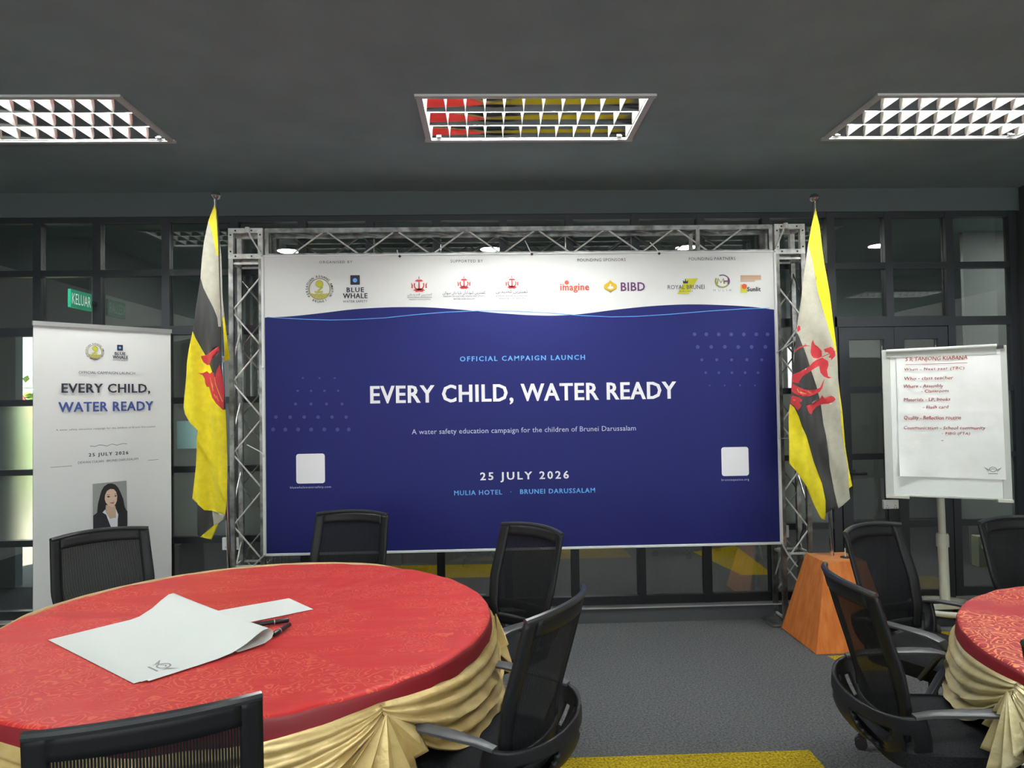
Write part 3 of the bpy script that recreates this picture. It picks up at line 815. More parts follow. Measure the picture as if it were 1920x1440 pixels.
fl_out = [(-5.2, -5.0), (7.6, -5.0), (7.6, 9.0), (-3.6, 9.0), (-3.6, 6.5), (-5.2, 6.5)]
yellow = [[(-0.9, 2.25), (1.425, 2.25), (1.425, 3.181), (-0.9, 3.181)],
          [(2.936, 4.69), (3.9, 4.69), (3.9, 4.2), (2.9, 4.06), (2.1, 4.06), (2.06, 4.31), (2.62, 4.31)],
          [(2.1, 7.31), (2.64, 7.57), (2.54, 6.3), (2.254, 6.31)],
          [(-1.9, 6.5), (0.02, 6.46), (0.02, 6.97), (-1.9, 7.05)]]
mb = regions_mesh(fl_out, [(p, 'carpet_yellow') for p in yellow], 'carpet_grey', on3d=lambda p: (p[0], p[1], 0.0))
struct(mb.build('floor'), 'grey carpet floor with mustard yellow patches', 'floor')

xs = sorted({-5.2, -3.6, 7.6} | {round(t[0] + d, 4) for t in TROFFERS for d in (0, TW)})
ys = sorted({-5.0, 6.5, 9.0} | {round(t[1] + d, 4) for t in TROFFERS for d in (0, TD)})
mb = MB()
for i in range(len(xs) - 1):
    for j in range(len(ys) - 1):
        cx, cy = (xs[i] + xs[i + 1]) / 2, (ys[j] + ys[j + 1]) / 2
        if any(t[0] < cx < t[0] + TW and t[1] < cy < t[1] + TD for t in TROFFERS):
            continue
        if cx < -3.6 and cy > 6.5:
            continue
        mb.add([(xs[i], ys[j], CEIL), (xs[i], ys[j + 1], CEIL), (xs[i + 1], ys[j + 1], CEIL), (xs[i + 1], ys[j], CEIL)], [(0, 1, 2, 3)], 'ceiling_paint')
struct(mb.build('ceiling'), 'plain dark grey ceiling', 'ceiling')
struct(MB().box((1.2, 2.0, CEIL + 0.4), (12.9, 14.1, 0.06), 'dark_paint').build('roof_slab'), None, None)

struct(MB().box((-5.25, 0.0, 1.62), (0.1, 13.0, 3.24), 'wall_plaster').build('wall_left'))
struct(MB().box((7.65, 2.0, 1.62), (0.1, 14.1, 3.24), 'wall_plaster').build('wall_right'))
struct(MB().box((1.2, -5.05, 1.62), (12.8, 0.1, 3.24), 'wall_plaster').build('wall_rear'))
for k in range(4):  # added window-shaped fill: unseen glowing panels that light the room from behind
    wx = -3.4 + 3.0 * k
    mb = MB()
    mb.box((wx, -4.97, 2.72), (2.3, .06, .06), 'board_trim')
    mb.box((wx, -4.97, 0.88), (2.3, .06, .06), 'board_trim')
    for dx in (-1.12, 0, 1.12):
        mb.box((wx + dx, -4.97, 1.8), (.06, .06, 1.78), 'board_trim')
    w_ = struct(mb.build('window_%d' % (30 + k)))
    for dx in (-.56, .56):
        MB().box((wx + dx, -4.975, 1.8), (1.06, .012, 1.78), 'rear_fill_glow').build('fill_panel', w_)
mb = MB()
mb.box((-4.7, WY + 0.06, 1.57), (1.0, 0.12, 3.14), 'dark_paint')
mb.box((4.3, WY - 0.03, 1.57), (0.62, 0.3, 3.14), 'dark_paint')
mb.box((6.1, WY + 0.06, 1.57), (3.0, 0.12, 3.14), 'wall_plaster')
struct(mb.build('wall_back'))
struct(MB().box((-0.15, WY + 0.045, (ZTOP + CEIL) / 2), (8.3, 0.11, CEIL - ZTOP), 'beam_paint').build('trim_1'), 'dark header beam above the glazed wall', 'beam')
mb = MB()
mb.box((-0.83, WY + 0.02, ZBOT / 2 - 0.005), (6.9, 0.16, ZBOT - 0.01), 'plinth')
mb.box((-0.83, WY + 0.015, ZBOT - 0.004), (6.9, 0.17, 0.008), 'plinth_edge')
struct(mb.build('baseboard_back'), 'grey kerb under the glazed wall', 'kerb')

def bay(n, x0, x1, last=False, clear_all=False):
    """one bay of the black glazed wall: frame with bars, clear and frosted panes"""
    mb = MB()
    d = 0.06
    y = WY + d / 2
    mb.box((x0, y, (ZTOP + ZBOT) / 2), (0.056, d, ZTOP - ZBOT), 'frame_black')
    if last:
        mb.box((x1, y, (ZTOP + ZBOT) / 2), (0.06, d, ZTOP - ZBOT), 'frame_black')
    w = x1 - x0 - 0.056
    cx = (x0 + x1) / 2
    for z, h in BARS + [(ZTOP - 0.02, 0.04), (ZBOT + 0.03, 0.06)]:
        mb.box((cx, y, z), (w, d * 0.9, h), 'frame_black')
    fr = struct(mb.build('window_%d' % n))
    zs = [ZTOP - 0.04] + [b[0] for b in BARS] + [ZBOT + 0.06]
    pc, pf = MB(), MB()
    for i in range(len(zs) - 1):
        hi = zs[i] - (BARS[i - 1][1] / 2 if i > 0 else 0)
        lo = zs[i + 1] + (BARS[i][1] / 2 if i < len(BARS) else 0)
        fro = i in (3, 4) and not clear_all
        (pf if fro else pc).box((cx, y + 0.005, (hi + lo) / 2), (w, 0.006, hi - lo), 'frosted_glass' if fro else 'clear_glass')
    pc.build('glass_pane', fr)
    if pf.f:
        o = pf.build('frosted_pane', fr)
    return fr

wi = 1
for k in range(len(MULL) - 1):
    bay(wi, MULL[k], MULL[k + 1], last=(k == len(MULL) - 2))
    wi += 1
bay(wi, 3.456, 3.945, last=True)
wi += 1
# fixed light over the double door
mb = MB()
y = WY + 0.03
mb.box((3.0, y, 2.148), (0.86, 0.06, 0.075), 'frame_black')
mb.box((2.992, y, (ZTOP + 2.185) / 2), (0.056, 0.06, ZTOP - 2.185), 'frame_black')
for cx, w in ((2.776, 0.376), (3.224, 0.408)):
    mb.box((cx, y, 2.565), (w, 0.054, 0.045), 'frame_black')
    mb.box((cx, y, ZTOP - 0.02), (w, 0.054, 0.04), 'frame_black')
fr = struct(mb.build('window_%d' % wi))
pc = MB()
for cx, w in ((2.776, 0.376), (3.224, 0.408)):
    pc.box((cx, y + .005, 2.365), (w, 0.006, 0.355), 'clear_glass')
    pc.box((cx, y + .005, 2.757), (w, 0.006, 0.34), 'clear_glass')
pc.build('glass_pane', fr)

def door(n, x0, x1, handle):
    mb = MB()
    y = WY + 0.03
    s = 0.075
    mb.box((x0 + s / 2, y, 1.055), (s, 0.05, 2.1), 'frame_black')
    mb.box((x1 - s / 2, y, 1.055), (s, 0.05, 2.1), 'frame_black')
    cx, w = (x0 + x1) / 2, x1 - x0 - 2 * s
    for z, h in ((2.06, 0.09), (1.642, 0.05), (1.148, 0.045), (0.645, 0.05), (0.08, 0.15)):
        mb.box((cx, y, z), (w, 0.05, h), 'frame_black')
    fr = struct(mb.build('door_%d' % n), 'black framed glass door leaf', 'door')
    pc = MB()
    for hi, lo in ((2.015, 1.667), (1.617, 1.17), (1.125, 0.67), (0.62, 0.155)):
        pc.box((cx, y + .004, (hi + lo) / 2), (w, 0.006, hi - lo), 'clear_glass')
    pc.build('glass_pane', fr)
    if handle:
        hb = MB()
        hb.tube([(x0 + .05, WY + .005, 1.03), (x0 + .05, WY - .05, 1.03)], .011, 'frame_black', 10)
        hb.tube([(x0 + .045, WY - .05, 1.03), (x0 + .15, WY - .05, 1.03)], .011, 'frame_black', 10)
        hb.build('door_handle', fr, smooth=True)
    return fr
door(1, 2.6, 3.015, True)
door(2, 3.018, 3.425, False)

# corridor behind the glass
mb = MB()
mb.box((2.0, 9.05, 1.62), (11.4, 0.1, 3.24), 'corridor_paint')
mb.box((-3.65, 7.78, 1.62), (0.1, 2.55, 3.24), 'corridor_paint')
mb.box((-4.74, 6.55, 1.62), (0.94, 0.1, 3.24), 'corridor_paint')
mb.box((-3.95, 6.55, 2.76), (0.66, 0.1, 0.96), 'corridor_paint')
struct(mb.build('wall_corridor'))
struct(MB().box((5.9, 6.52, 1.57), (2.77, 0.04, 3.13), 'partition_paint').build('wall_partition'))
struct(MB().box((5.9, 6.44, .139), (2.80, 0.1, .278), 'pale_green_wall').build('wall_low'), 'low pale green wall beyond the glass', 'wall')
struct(MB().box((-6.0, 12.5, -0.06), (14.0, 12.0, 0.1), 'outside_ground').build('ground'), 'paved yard outside', 'ground')

# ------------------------------------------------------------------ ceiling lights
def troffer(label, loc, group):
    t = thing('ceiling_light', label, 'ceiling light', loc, 0, group)
    f = MB()
    w, d, b = TW, TD, 0.032
    z = -0.006
    f.box((w / 2, b / 2 - .004, z), (w + .02, b, 0.012), 'white_enamel')
    f.box((w / 2, d - b / 2 + .004, z), (w + .02, b, 0.012), 'white_enamel')
    f.box((b / 2 - .004, d / 2, z), (b, d - 2 * b + .01, 0.012), 'white_enamel')
    f.box((w - b / 2 + .004, d / 2, z), (b, d - 2 * b + .01, 0.012), 'white_enamel')
    f.build('frame', t)
    h = MB()
    H = 0.075
    h.box((w / 2, d / 2, H), (w - .02, d - .02, 0.006), 'white_enamel')
    for x in (.012, w - .012):
        h.box((x, d / 2, H / 2), (0.006, d - .02, H), 'white_enamel')
    for y in (.012, d - .012):
        h.box((w / 2, y, H / 2), (w - .02, 0.006, H), 'white_enamel')
    h.build('housing', t)
    y0, y1 = b, d - b
    rows, cols = 3, 11
    ph = (y1 - y0) / rows
    lv = MB()
    prof = [(0.0, 0.002), (0.014, 0.010), (0.028, 0.022), (0.042, 0.037), (0.055, 0.054)]   # height, half width: a slim mirrored wedge
    for r in range(rows + 1):
        y = y0 + ph * r
        for s in (-1, 1):
            if (r == 0 and s < 0) or (r == rows and s > 0):
                continue
            vs, fs = [], []
            for zz, hw in prof:
                vs += [(b, y + s * hw, zz), (w - b, y + s * hw, zz)]
            for i in range(len(prof) - 1):
                fs.append((2 * i, 2 * i + 1, 2 * i + 3, 2 * i + 2))
            lv.add(vs, fs, 'mirror_aluminium')
        lv.box((w / 2, y, -0.001), (w - 2 * b, 0.004, 0.003), 'satin_aluminium')
    for c in range(cols + 1):
        x = b + (w - 2 * b) * c / cols
        for r in range(rows):
            ya, yb = y0 + ph * r, y0 + ph * (r + 1)
            vs, fs = [], []
            for zz, hw, ins in ((0.0, 0.0014, 0.003), (0.025, 0.004, 0.019), (0.049, 0.009, 0.046)):
                vs += [(x - hw, ya + ins, zz), (x + hw, ya + ins, zz), (x + hw, yb - ins, zz), (x - hw, yb - ins, zz)]
            for i in range(2):
                a = 4 * i
                fs += [(a, a + 4, a + 7, a + 3), (a + 1, a + 2, a + 6, a + 5)]
            fs.append((0, 1, 2, 3))
            lv.add(vs, fs, 'satin_aluminium')
    lv.build('louver', t, smooth=True, angle=40)
    for r in range(rows):
        tb = MB()
        yc = y0 + ph * (r + .5)
        tb.tube([(b + .004, yc, 0.052), (w - b - .004, yc, 0.052)], 0.012, 'tube_glass', 12)
        tb.build('tube', t, smooth=True)
    for x in (b + .04, w - b - .04):
        MB().box((x, d - b - .012, 0.004), (0.028, 0.014, 0.006), 'outside_white').build('clip', t)
    return t

seen = 'recessed louvred ceiling lights over the tables'
mirrored = 'ceiling lights behind the viewpoint'
first = troffer('recessed fluorescent ceiling light above the roll-up banner, cut by the picture edge', (TROFFERS[0][0], TROFFERS[0][1], CEIL), seen)
copy_tree(first, 'recessed fluorescent ceiling light above the blue backdrop, mirrors reflecting red tables', (TROFFERS[1][0], TROFFERS[1][1], CEIL), 0)
copy_tree(first, 'recessed fluorescent ceiling light on the flip chart side, brightly lit triangular louvres', (TROFFERS[2][0], TROFFERS[2][1], CEIL), 0)
for i, tp in enumerate(TROFFERS[3:]):
    o = copy_tree(first, 'louvred ceiling light seen only as a reflection in the glass', (tp[0], tp[1], CEIL), 0)
    o['group'] = mirrored

dl = None
for x, lab in ((-1.97, 'round corridor downlight glowing behind the truss above the swimming emblem'), (0.042, 'round corridor downlight glowing through the middle of the top truss'),
               (2.018, 'round corridor downlight glowing beside the truss above the yellow airline logo'), (4.012, 'round corridor downlight behind clear glass between flag and flip chart')):
    if dl is None:
        dl = thing('downlight', lab, 'downlight', (x, 7.03, CEIL), 0, 'corridor downlights behind the glass')
        MB().lathe([(0.112, 0.0), (0.118, -0.012), (0.104, -0.016), (0.098, -0.006), (0.098, 0.0)], 'white_enamel', 28).build('rim', dl, smooth=True)
        MB().lathe([(0.0, -0.013), (0.06, -0.012), (0.097, -0.006), (0.097, -0.002), (0.0, -0.002)], 'lamp_glass', 28).build('lens', dl, smooth=True)
    else:
        copy_tree(dl, lab, (x, 7.03, CEIL), 0)

# added fill light, out of view, to brighten the partition beyond the glass
lamp = bpy.data.lights.new('partition_fill', 'AREA')
lamp.shape, lamp.size, lamp.energy = 'DISK', 0.2, 10.0
lamp_o = bpy.data.objects.new('partition_fill', lamp)
COL.objects.link(lamp_o)
lamp_o.location = (5.1, 5.75, CEIL - 0.02)

# ------------------------------------------------------------------ exit sign, sockets, notice, pipes, yard
t = thing('exit_sign', 'small green exit sign lettered KELUAR above the roll-up banner', 'exit sign', (-2.8, 4.925, 2.34))
mb = MB()
mb.box((0, 0, 0), (0.02, 0.25, 0.122), 'exit_green')
pl = Plane((0.0105, -0.125, -0.061), (0, 1, 0), (0, 0, 1))
lettering(mb, pl, 'KELUAR', 0.012, 0.235, 0.024, 0.098, 'exit_white', 0.0004, bold=0)
mb.build('sign_board', t)
MB().box((0, 0.157, 0), (0.016, 0.066, 0.03), 'frame_black').build('bracket', t)

def socket(label, x, z, y=WY - 0.012, w=0.13, h=0.088):
    t = thing('power_socket', label, 'socket', (x, y, z))
    MB().box((0, 0, 0), (w, 0.024, h), 'socket_white').build('plate', t, bevel=0.004)
    for dx in (-.03, .03):
        MB().box((dx, -.0135, .012), (0.014, 0.004, 0.02), 'socket_white').build('switch', t)
        s = MB()
        for a, b in ((0, -.008), (-.008, -.024), (.008, -.024)):
            s.box((dx + a, -.0122, b), (0.004, 0.001, 0.007), 'bolt_dark')
        s.build('pin_hole', t)
    return t
socket('white double power socket low behind the flag near the roll-up banner', -1.846, 0.618)
socket('white power socket at the backdrop corner, behind the truss near orange stand', 2.112, 0.616)
socket('white power socket on the black door frame below the door handle', 2.945, 0.796, WY - 0.008, 0.114, 0.066)
tag(MB().box((-2.17, WY + 0.021, 1.396), (0.145, 0.002, 0.2), 'teal_paper').build('notice_sheet'),
    'pale teal sheet stuck on the glass between roll-up banner and yellow flag', 'notice')

t = thing('wall_pipe', 'pale pipe with an elbow running along the green wall beyond the glass', 'pipe', (4.5, 6.36, 0))
mb = MB()
mb.tube([(0.02, 0, 0.2), (0.3, 0, 0.15), (1.4, 0, 0.12)], 0.026, 'pole_cream', 10)
mb.build('pipe_run', t, smooth=True)
MB().tube([(0.19, -0.005, 0.165), (0.19, -0.005, 0.008)], 0.02, 'pole_cream', 10).build('riser', t, smooth=True)

t = thing('house', 'white building glimpsed outside past the roll-up banner', 'building', (-11.5, 19.0, -0.01))
MB().box((0, 0, 3.2), (9.0, 4.0, 6.4), 'outside_white').build('wall', t)
for x in (-2.4, 0.4, 2.6):
    MB().box((x, -2.01, 2.9), (1.1, 0.04, 0.9), 'outside_grey').build('window', t)
tag(MB().box((-9.5, 14.0, 1.26), (9.0, 0.15, 2.54), 'outside_grey').build('boundary_wall'), 'grey boundary wall in the sunlit yard', 'wall')
rng = random.Random(3)
mb = MB()
for i in range(1200):
    a = rng.random() * 6.283
    r = rng.random() ** .5
    p = Vector((math.cos(a) * r * 2.4, math.sin(a) * r * 0.6, 0.25 + rng.random() * 1.95 * (1 - .2 * r)))
    s = 0.06 + rng.random() * 0.09
    R = Matrix.Rotation(rng.random() * 6.28, 4, 'Z') @ Matrix.Rotation(rng.random() * 2.5, 4, 'X')
    mb.add([(-s, 0, 0), (0, -s * .5, .01), (s, 0, 0), (0, s * .5, .01)], [(0, 1, 2, 3)], 'outside_leaf', Matrix.Translation(p) @ R)
t = thing('bush', 'sunlit yellow-green bush in the yard outside', 'bush', (-7.6, 11.4, -0.01))
mb.build('foliage', t)
mb = MB()
for k in range(7):
    a = k * .9
    mb.tube([(0.15 * math.cos(a), .1 * math.sin(a), 0), (1.3 * math.cos(a) * (k / 7 + .3), .3 * math.sin(a), 1.3)], [.03, .012], 'table_wood', 6)
mb.build('stem', t)
t = thing('road_sign', 'round red sign in front of the bush outside', 'sign', (-6.78, 10.35, -0.01))
MB().tube([(0, 0, 0), (0, 0, 1.7)], .03, 'outside_grey', 8).build('post', t)
MB().lathe([(0.0, 0), (0.17, 0), (0.17, .02), (0, .02)], 'outside_red', 20, Matrix.Translation((0, -.035, 1.68)) @ Matrix.Rotation(PI / 2, 4, 'X')).build('sign_plate', t)

# ------------------------------------------------------------------ truss frame
FY, RY = 4.902, 5.068          # front and rear chords
LX0, LX1 = -1.762, -1.558
RX0, RX1 = 2.052, 2.238
ZB0, ZB1 = 2.61, 2.822         # corner blocks and top truss
ROD, CH = 0.006, 0.031

def zigzag(mb, a, b, d, length, pitch, phase, m):
    """diagonal rods between two parallel chords starting at a and b, running along d"""
    a, b, d = Vector(a), Vector(b), Vector(d)
    s = phase - pitch
    side = 0
    pts = []
    while s <= length + 1e-6:
        if s >= -1e-6:
            pts.append((s, side))
        s += pitch / 2
        side = 1 - side
    for (s0, k0), (s1, k1) in zip(pts, pts[1:]):
        p, q = (b if k0 else a) + d * s0, (b if k1 else a) + d * s1
        mb.tube([p, q], ROD, m, 6)

def chord(mb, a, b, m):
    mb.bar(a, b, CH, CH, m)

frame = thing('truss_frame', 'aluminium box truss goal frame holding up the blue backdrop', 'truss frame', (0, 0, 0))
def post(x0, x1, ph):
    mb = MB()
    z0, z1 = 0.018, ZB0
    for x in (x0, x1):
        for y in (FY, RY):
            chord(mb, (x, y, z0), (x, y, z1), 'steel')
    L = z1 - z0 - .1
    up = (0, 0, 1)
    zigzag(mb, (x0, FY, z0 + .05), (x1, FY, z0 + .05), up, L, .49, ph, 'steel_bright')
    zigzag(mb, (x0, RY, z0 + .05), (x1, RY, z0 + .05), up, L, .49, ph + .25, 'steel')
    zigzag(mb, (x0, FY, z0 + .05), (x0, RY, z0 + .05), up, L, .49, ph + .12, 'steel_bright')
    zigzag(mb, (x1, FY, z0 + .05), (x1, RY, z0 + .05), up, L, .49, ph + .37, 'steel')
    for z in (z0 + .03, 0.5, z1 - .03):
        for p, q in (((x0, FY), (x1, FY)), ((x0, RY), (x1, RY)), ((x0, FY), (x0, RY)), ((x1, FY), (x1, RY))):
            mb.bar((p[0], p[1], z), (q[0], q[1], z), .014, .014, 'steel_bright')
    return mb.build('post', frame)
post(LX0, LX1, .22)
post(RX0, RX1, .36)
mb = MB()
X0, X1 = LX1 + .03, RX0 - .03
for y in (FY, RY):
    for z in (ZB0 + .018, ZB1 - .018):
        chord(mb, (X0, y, z), (X1, y, z), 'steel')
L = X1 - X0
zt, zb = ZB1 - .018, ZB0 + .018
zigzag(mb, (X0, FY, zb), (X0, FY, zt), (1, 0, 0), L, .49, .165, 'steel_bright')
zigzag(mb, (X0, RY, zb), (X0, RY, zt), (1, 0, 0), L, .49, .38, 'steel')
zigzag(mb, (X0, FY, zt), (X0, RY, zt), (1, 0, 0), L, .49, .05, 'steel_bright')
zigzag(mb, (X0, FY, zb), (X0, RY, zb), (1, 0, 0), L, .49, .3, 'steel')
for x in (X0 + .012, 1.49, X1 - .012):
    for y in (FY, RY):
        mb.bar((x, y, zb), (x, y, zt), .026, .026, 'steel')
    for z in (zb, zt):
        mb.bar((x, FY, z), (x, RY, z), .02, .02, 'steel')
mb.build('top_truss', frame)
def corner(xa, xb):
    mb = MB()
    x0, x1 = xa - .016, xb + .016
    y0, y1, z0, z1 = FY - .018, RY + .018, ZB0, ZB1
    t = .034
    cx, cy, cz = (x0 + x1) / 2, (y0 + y1) / 2, (z0 + z1) / 2
    for x in (x0 + t / 2, x1 - t / 2):
        for y in (y0 + t / 2, y1 - t / 2):
            mb.box((x, y, cz), (t, t, z1 - z0), 'steel_bright')
    for z in (z0 + t / 2, z1 - t / 2):
        for y in (y0 + t / 2, y1 - t / 2):
            mb.box((cx, y, z), (x1 - x0 - 2 * t, t * .96, t), 'steel_bright')
        for x in (x0 + t / 2, x1 - t / 2):
            mb.box((x, cy, z), (t * .96, y1 - y0 - 2 * t, t), 'steel_bright')
    bl = mb
    for dx, dz in ((.05, .017), (.16, .017), (.05, -.017 + z1 - z0), (.16, -.017 + z1 - z0), (.017, .05), (.017, .165), (x1 - x0 - .017, .05), (x1 - x0 - .017, .165)):
        bl.lathe([(0, 0), (.0062, 0), (.0062, .004), (0, .004)], 'bolt_dark', 8, Matrix.Translation((x0 + dx, y0, z0 + dz)) @ Matrix.Rotation(PI / 2, 4, 'X'))
    mb.build('corner_block', frame)
corner(LX0, LX1)
corner(RX0, RX1)
for x in ((LX0 + LX1) / 2, (RX0 + RX1) / 2):
    MB().box((x - .02, 4.985, .009), (.36, .24, .014), 'steel').build('base_plate', frame, bevel=.003)

# ------------------------------------------------------------------ printed backdrop
BX0, BX1, BZ0, BZ1 = -1.536, 2.022, 0.578, 2.623
BP = Plane((0, 4.862, 0), (1, 0, 0), (0, 0, 1))
ban = thing('backdrop_banner', 'wide navy printed backdrop reading EVERY CHILD, WATER READY', 'banner', (0, 0, 0))
mb = MB()
mb.box(((BX0 + BX1) / 2, 4.866, (BZ0 + BZ1) / 2), (BX1 - BX0, .004, BZ1 - BZ0), 'vinyl_white')
h1, h2 = 0.0042, 0.0048
wv = [(BX0 + .012, WAVE[0][1])] + [w for w in WAVE[1:-1]] + [(BX1 - .012, WAVE[-1][1])]
fine = []
for i in range(len(wv) - 1):            # smooth wave through the measured points
    p0, p1, p2, p3 = wv[max(i - 1, 0)], wv[i], wv[i + 1], wv[min(i + 2, len(wv) - 1)]
    for k in range(5):
        t_ = k / 5
        fine.append(tuple(0.5 * (2 * p1[c] + (p2[c] - p0[c]) * t_ + (2 * p0[c] - 5 * p1[c] + 4 * p2[c] - p3[c]) * t_ ** 2 + (3 * p1[c] - p0[c] - 3 * p2[c] + p3[c]) * t_ ** 3) for c in (0, 1)))
fine.append(wv[-1])
vs = []
for x, z in fine:
    vs += [BP.p(x, z, .0006), BP.p(x, BZ0 + .014, .0006)]
mb.add(vs, [(2 * i, 2 * i + 1, 2 * i + 3, 2 * i + 2) for i in range(len(fine) - 1)], 'vinyl_navy')
stroke(mb, BP, RIPPLE, .0045, 'sky_ink', .0012)
for x, z, r in DOTS:
    disc(mb, BP, (x, z), r, 'dot_ink', .0012, 12)
for a, b in WHITE_PANELS:
    rrect(mb, BP, a, b, .018, 'white_ink', .0012)
for s, x0, x1, z0, z1, m, kw in BANNER_TEXT:
    lettering(mb, BP, s, x0, x1, z0, z1, m, .0014, kw.get('bold', 0))
K = MARKS
PX = 0.003707                     # metres of print per unit of the layout drawing
swim_emblem(mb, BP, K['emb'], 25.6 * PX, .0012)
rrect(mb, BP, K['sq0'], K['sq1'], .004, 'ink', .0012)
disc(mb, BP, K['dot'], 4.1 * PX, 'sky_ink', .0016)
state_crest(mb, BP, K['c1'], 16.5 * PX, .0012)
state_crest(mb, BP, K['c2'], 13.6 * PX, .0012)
state_crest(mb, BP, K['c3'], 13.6 * PX, .0012)
disc(mb, BP, K['im1'], 4.1 * PX, 'orange', .0016)
ring(mb, BP, K['im2'], 1.0 * PX, 1.9 * PX, 'orange', .0016)
c = K['bibd']
q = lambda pts, s=1.0: [(c[0] + x * PX * s, c[1] + y * PX * s) for x, y in pts]
poly(mb, BP, q([(0, 12), (4, 8), (11, 4), (12.6, 0), (11, -4), (4, -8), (0, -11), (-4, -8), (-11, -4), (-12.6, 0), (-11, 4), (-4, 8)]), 'gold_print', .0012)
poly(mb, BP, q([(-12.6, -1), (-9, -5), (0, -8), (9, -5), (12.6, -1), (11, -5), (4, -9), (0, -12), (-4, -9), (-11, -5)]), 'olive_print', .0016)
poly(mb, BP, q([(-1, 5), (1.5, 4), (.5, 1), (4, 0), (6, -3), (0, -5), (-6, -3), (-3, -.5), (-1.5, 2)]), 'white_ink', .0018)
c = K['ra']
poly(mb, BP, q([(3, 14.5), (25, 14.5), (7, -14.5), (-15, -14.5)]), 'lime_print', .0008)
c = K['crown']
poly(mb, BP, q([(-4.5, -4), (4.5, -4), (5, 2.5), (2, -.5), (.8, 1.6), (.8, 4.6), (-.8, 4.6), (-.8, 1.6), (-2, -.5), (-5, 2.5)]), 'ink', .0014)
c = K['mh']
ring(mb, BP, c, 10.5 * PX, 12.6 * PX, 'plum', .0012, math.radians(-35), math.radians(115), sx=1.15)
ring(mb, BP, c, 10.0 * PX, 12.6 * PX, 'olive_print', .0012, math.radians(150), math.radians(330), sx=1.15)
stroke(mb, BP, q([(-10, -5), (-8, 5), (-3, -3), (2, 5), (3.5, -5)]), 3.0 * PX, 'olive_print', .0014)
stroke(mb, BP, q([(3, 0), (12, 0)]), 2.4 * PX, 'plum', .0014)
stroke(mb, BP, q([(11.2, 5), (11.2, -5)]), 2.4 * PX, 'plum', .0015)
s0, s1 = K['sun0'], K['sun1']
for i in range(7):
    zz = s1[1] - (0.6 + 1.9 * i) * PX
    stroke(mb, BP, [(s0[0], zz), (s1[0] - (0 if i < 5 else 12 * PX), zz)], (1.3 - .12 * i) * PX, 'tan_print', .0012)
rect(mb, BP, s0, (s0[0] + 12 * PX, s0[1] + 16 * PX), 'lime_print', .0012)
rect(mb, BP, (s0[0], s0[1] + 8 * PX), (s0[0] + 12 * PX, s0[1] + 16 * PX), 'gold_print', .0014)
disc(mb, BP, (s0[0] + 7 * PX, s0[1] + 12 * PX), 5 * PX, 'orange', .0016)
mb.build('printed_sheet', ban)
mb = MB()
hw = .016
mb.box(((BX0 + BX1) / 2, 4.862, BZ0 + hw / 2 - .004), (BX1 - BX0 + .02, .014, hw), 'hem_white')
mb.box(((BX0 + BX1) / 2, 4.862, BZ1), (BX1 - BX0 + .02, .012, .012), 'hem_white')
for x in (BX0 - .001, BX1 + .001):
    mb.box((x, 4.862, (BZ0 + BZ1) / 2), (.018, .014, BZ1 - BZ0), 'hem_white')
mb.build('hem', ban, bevel=.003)
ties = [((BX0, BZ1), (-1.62, 2.76), (-1.645, 2.822), 4.88), ((BX1, BZ1), (2.09, 2.77), (2.115, 2.822), 4.88), ((-.599, BZ1 - .012), (-.615, 2.64), (-.62, 2.66), 4.885),
        ((.314, BZ1 - .006), (.30, 2.65), (.27, 2.72), 4.885), ((1.204, BZ1 - .01), (1.19, 2.65), (1.15, 2.70), 4.885), ((BX0, 1.854), (-1.545, 1.86), (-1.556, 1.868), 4.885),
        ((BX0, 1.256), (-1.56, 1.28), (-1.66, 1.33), 4.885), ((BX1, 1.913), (2.09, 1.95), (2.15, 1.99), 4.885), ((BX1, 1.309), (2.05, 1.308), (2.10, 1.308), 4.885),
        ((BX0, BZ0 + .006), (-1.585, .54), (-1.66, .46), 4.885), ((BX1, BZ0 + .002), (2.07, .50), (2.14, .41), 4.885)]
for i, (a, b, c_, y) in enumerate(ties):
    mb = MB()
    r = .0058 if i in (0, 1, 9, 10) else .0036
    mb.tube([(a[0], 4.856, a[1]), (b[0], y - .012, b[1]), (c_[0], y + .004, c_[1])], r, 'hem_white', 6)
    mb.lathe([(0, -.011), (.011, 0), (0, .011)], 'hem_white' if i not in (2, 3, 4) else 'bolt_dark', 8, Matrix.Translation((a[0], 4.853, a[1])))
    if i in (0, 1):
        mb.lathe([(.016, -.02), (.02, 0), (.016, .02)], 'hem_white', 10, Matrix.Translation((c_[0], y, c_[1] - .016)))
    mb.build('tie', ban, smooth=True)

# ------------------------------------------------------------------ roll-up banner
RO, RDIR, RWID, RTOP = Vector((-2.725, 4.305, 0)), Vector((0.69185, 0.72204, 0)), 0.802, 2.115
RP = Plane(RO, RDIR, (0, 0, 1))
rl = thing('roll_up_banner', 'tall white roll-up banner stand with a portrait photo, beside the glass', 'banner stand', (0, 0, 0))
mb = MB()
def sheet_pt(u, v):
    return RP.p(u * RWID, .075 + v * (RTOP - .075), 0.004 * math.sin(u * 9 + v * 2) * math.sin(v * 3.1) * (1 - abs(2 * u - 1)) ** .5)
mb.v = []
mb.grid(sheet_pt, 24, 40, 'vinyl_white')
h = .0055
for s, x0, x1, z0, z1, m, kw in ROLLUP_TEXT:
    lettering(mb, RP, s, x0, x1, z0, z1, m, h, kw.get('bold', 0))
R_ = ROLLUP_MARKS
swim_emblem(mb, RP, R_['emb'], .0545, h)
rrect(mb, RP, R_['sq0'], R_['sq1'], .003, 'ink', h)
disc(mb, RP, R_['dot'], .0075, 'sky_ink', h + .0004)
stroke(mb, RP, R_['squig'], .0028, 'ink_soft', h)
stroke(mb, RP, R_['rule1'], .0022, 'ink_soft', h)
stroke(mb, RP, R_['rule2'], .0022, 'ink_soft', h)
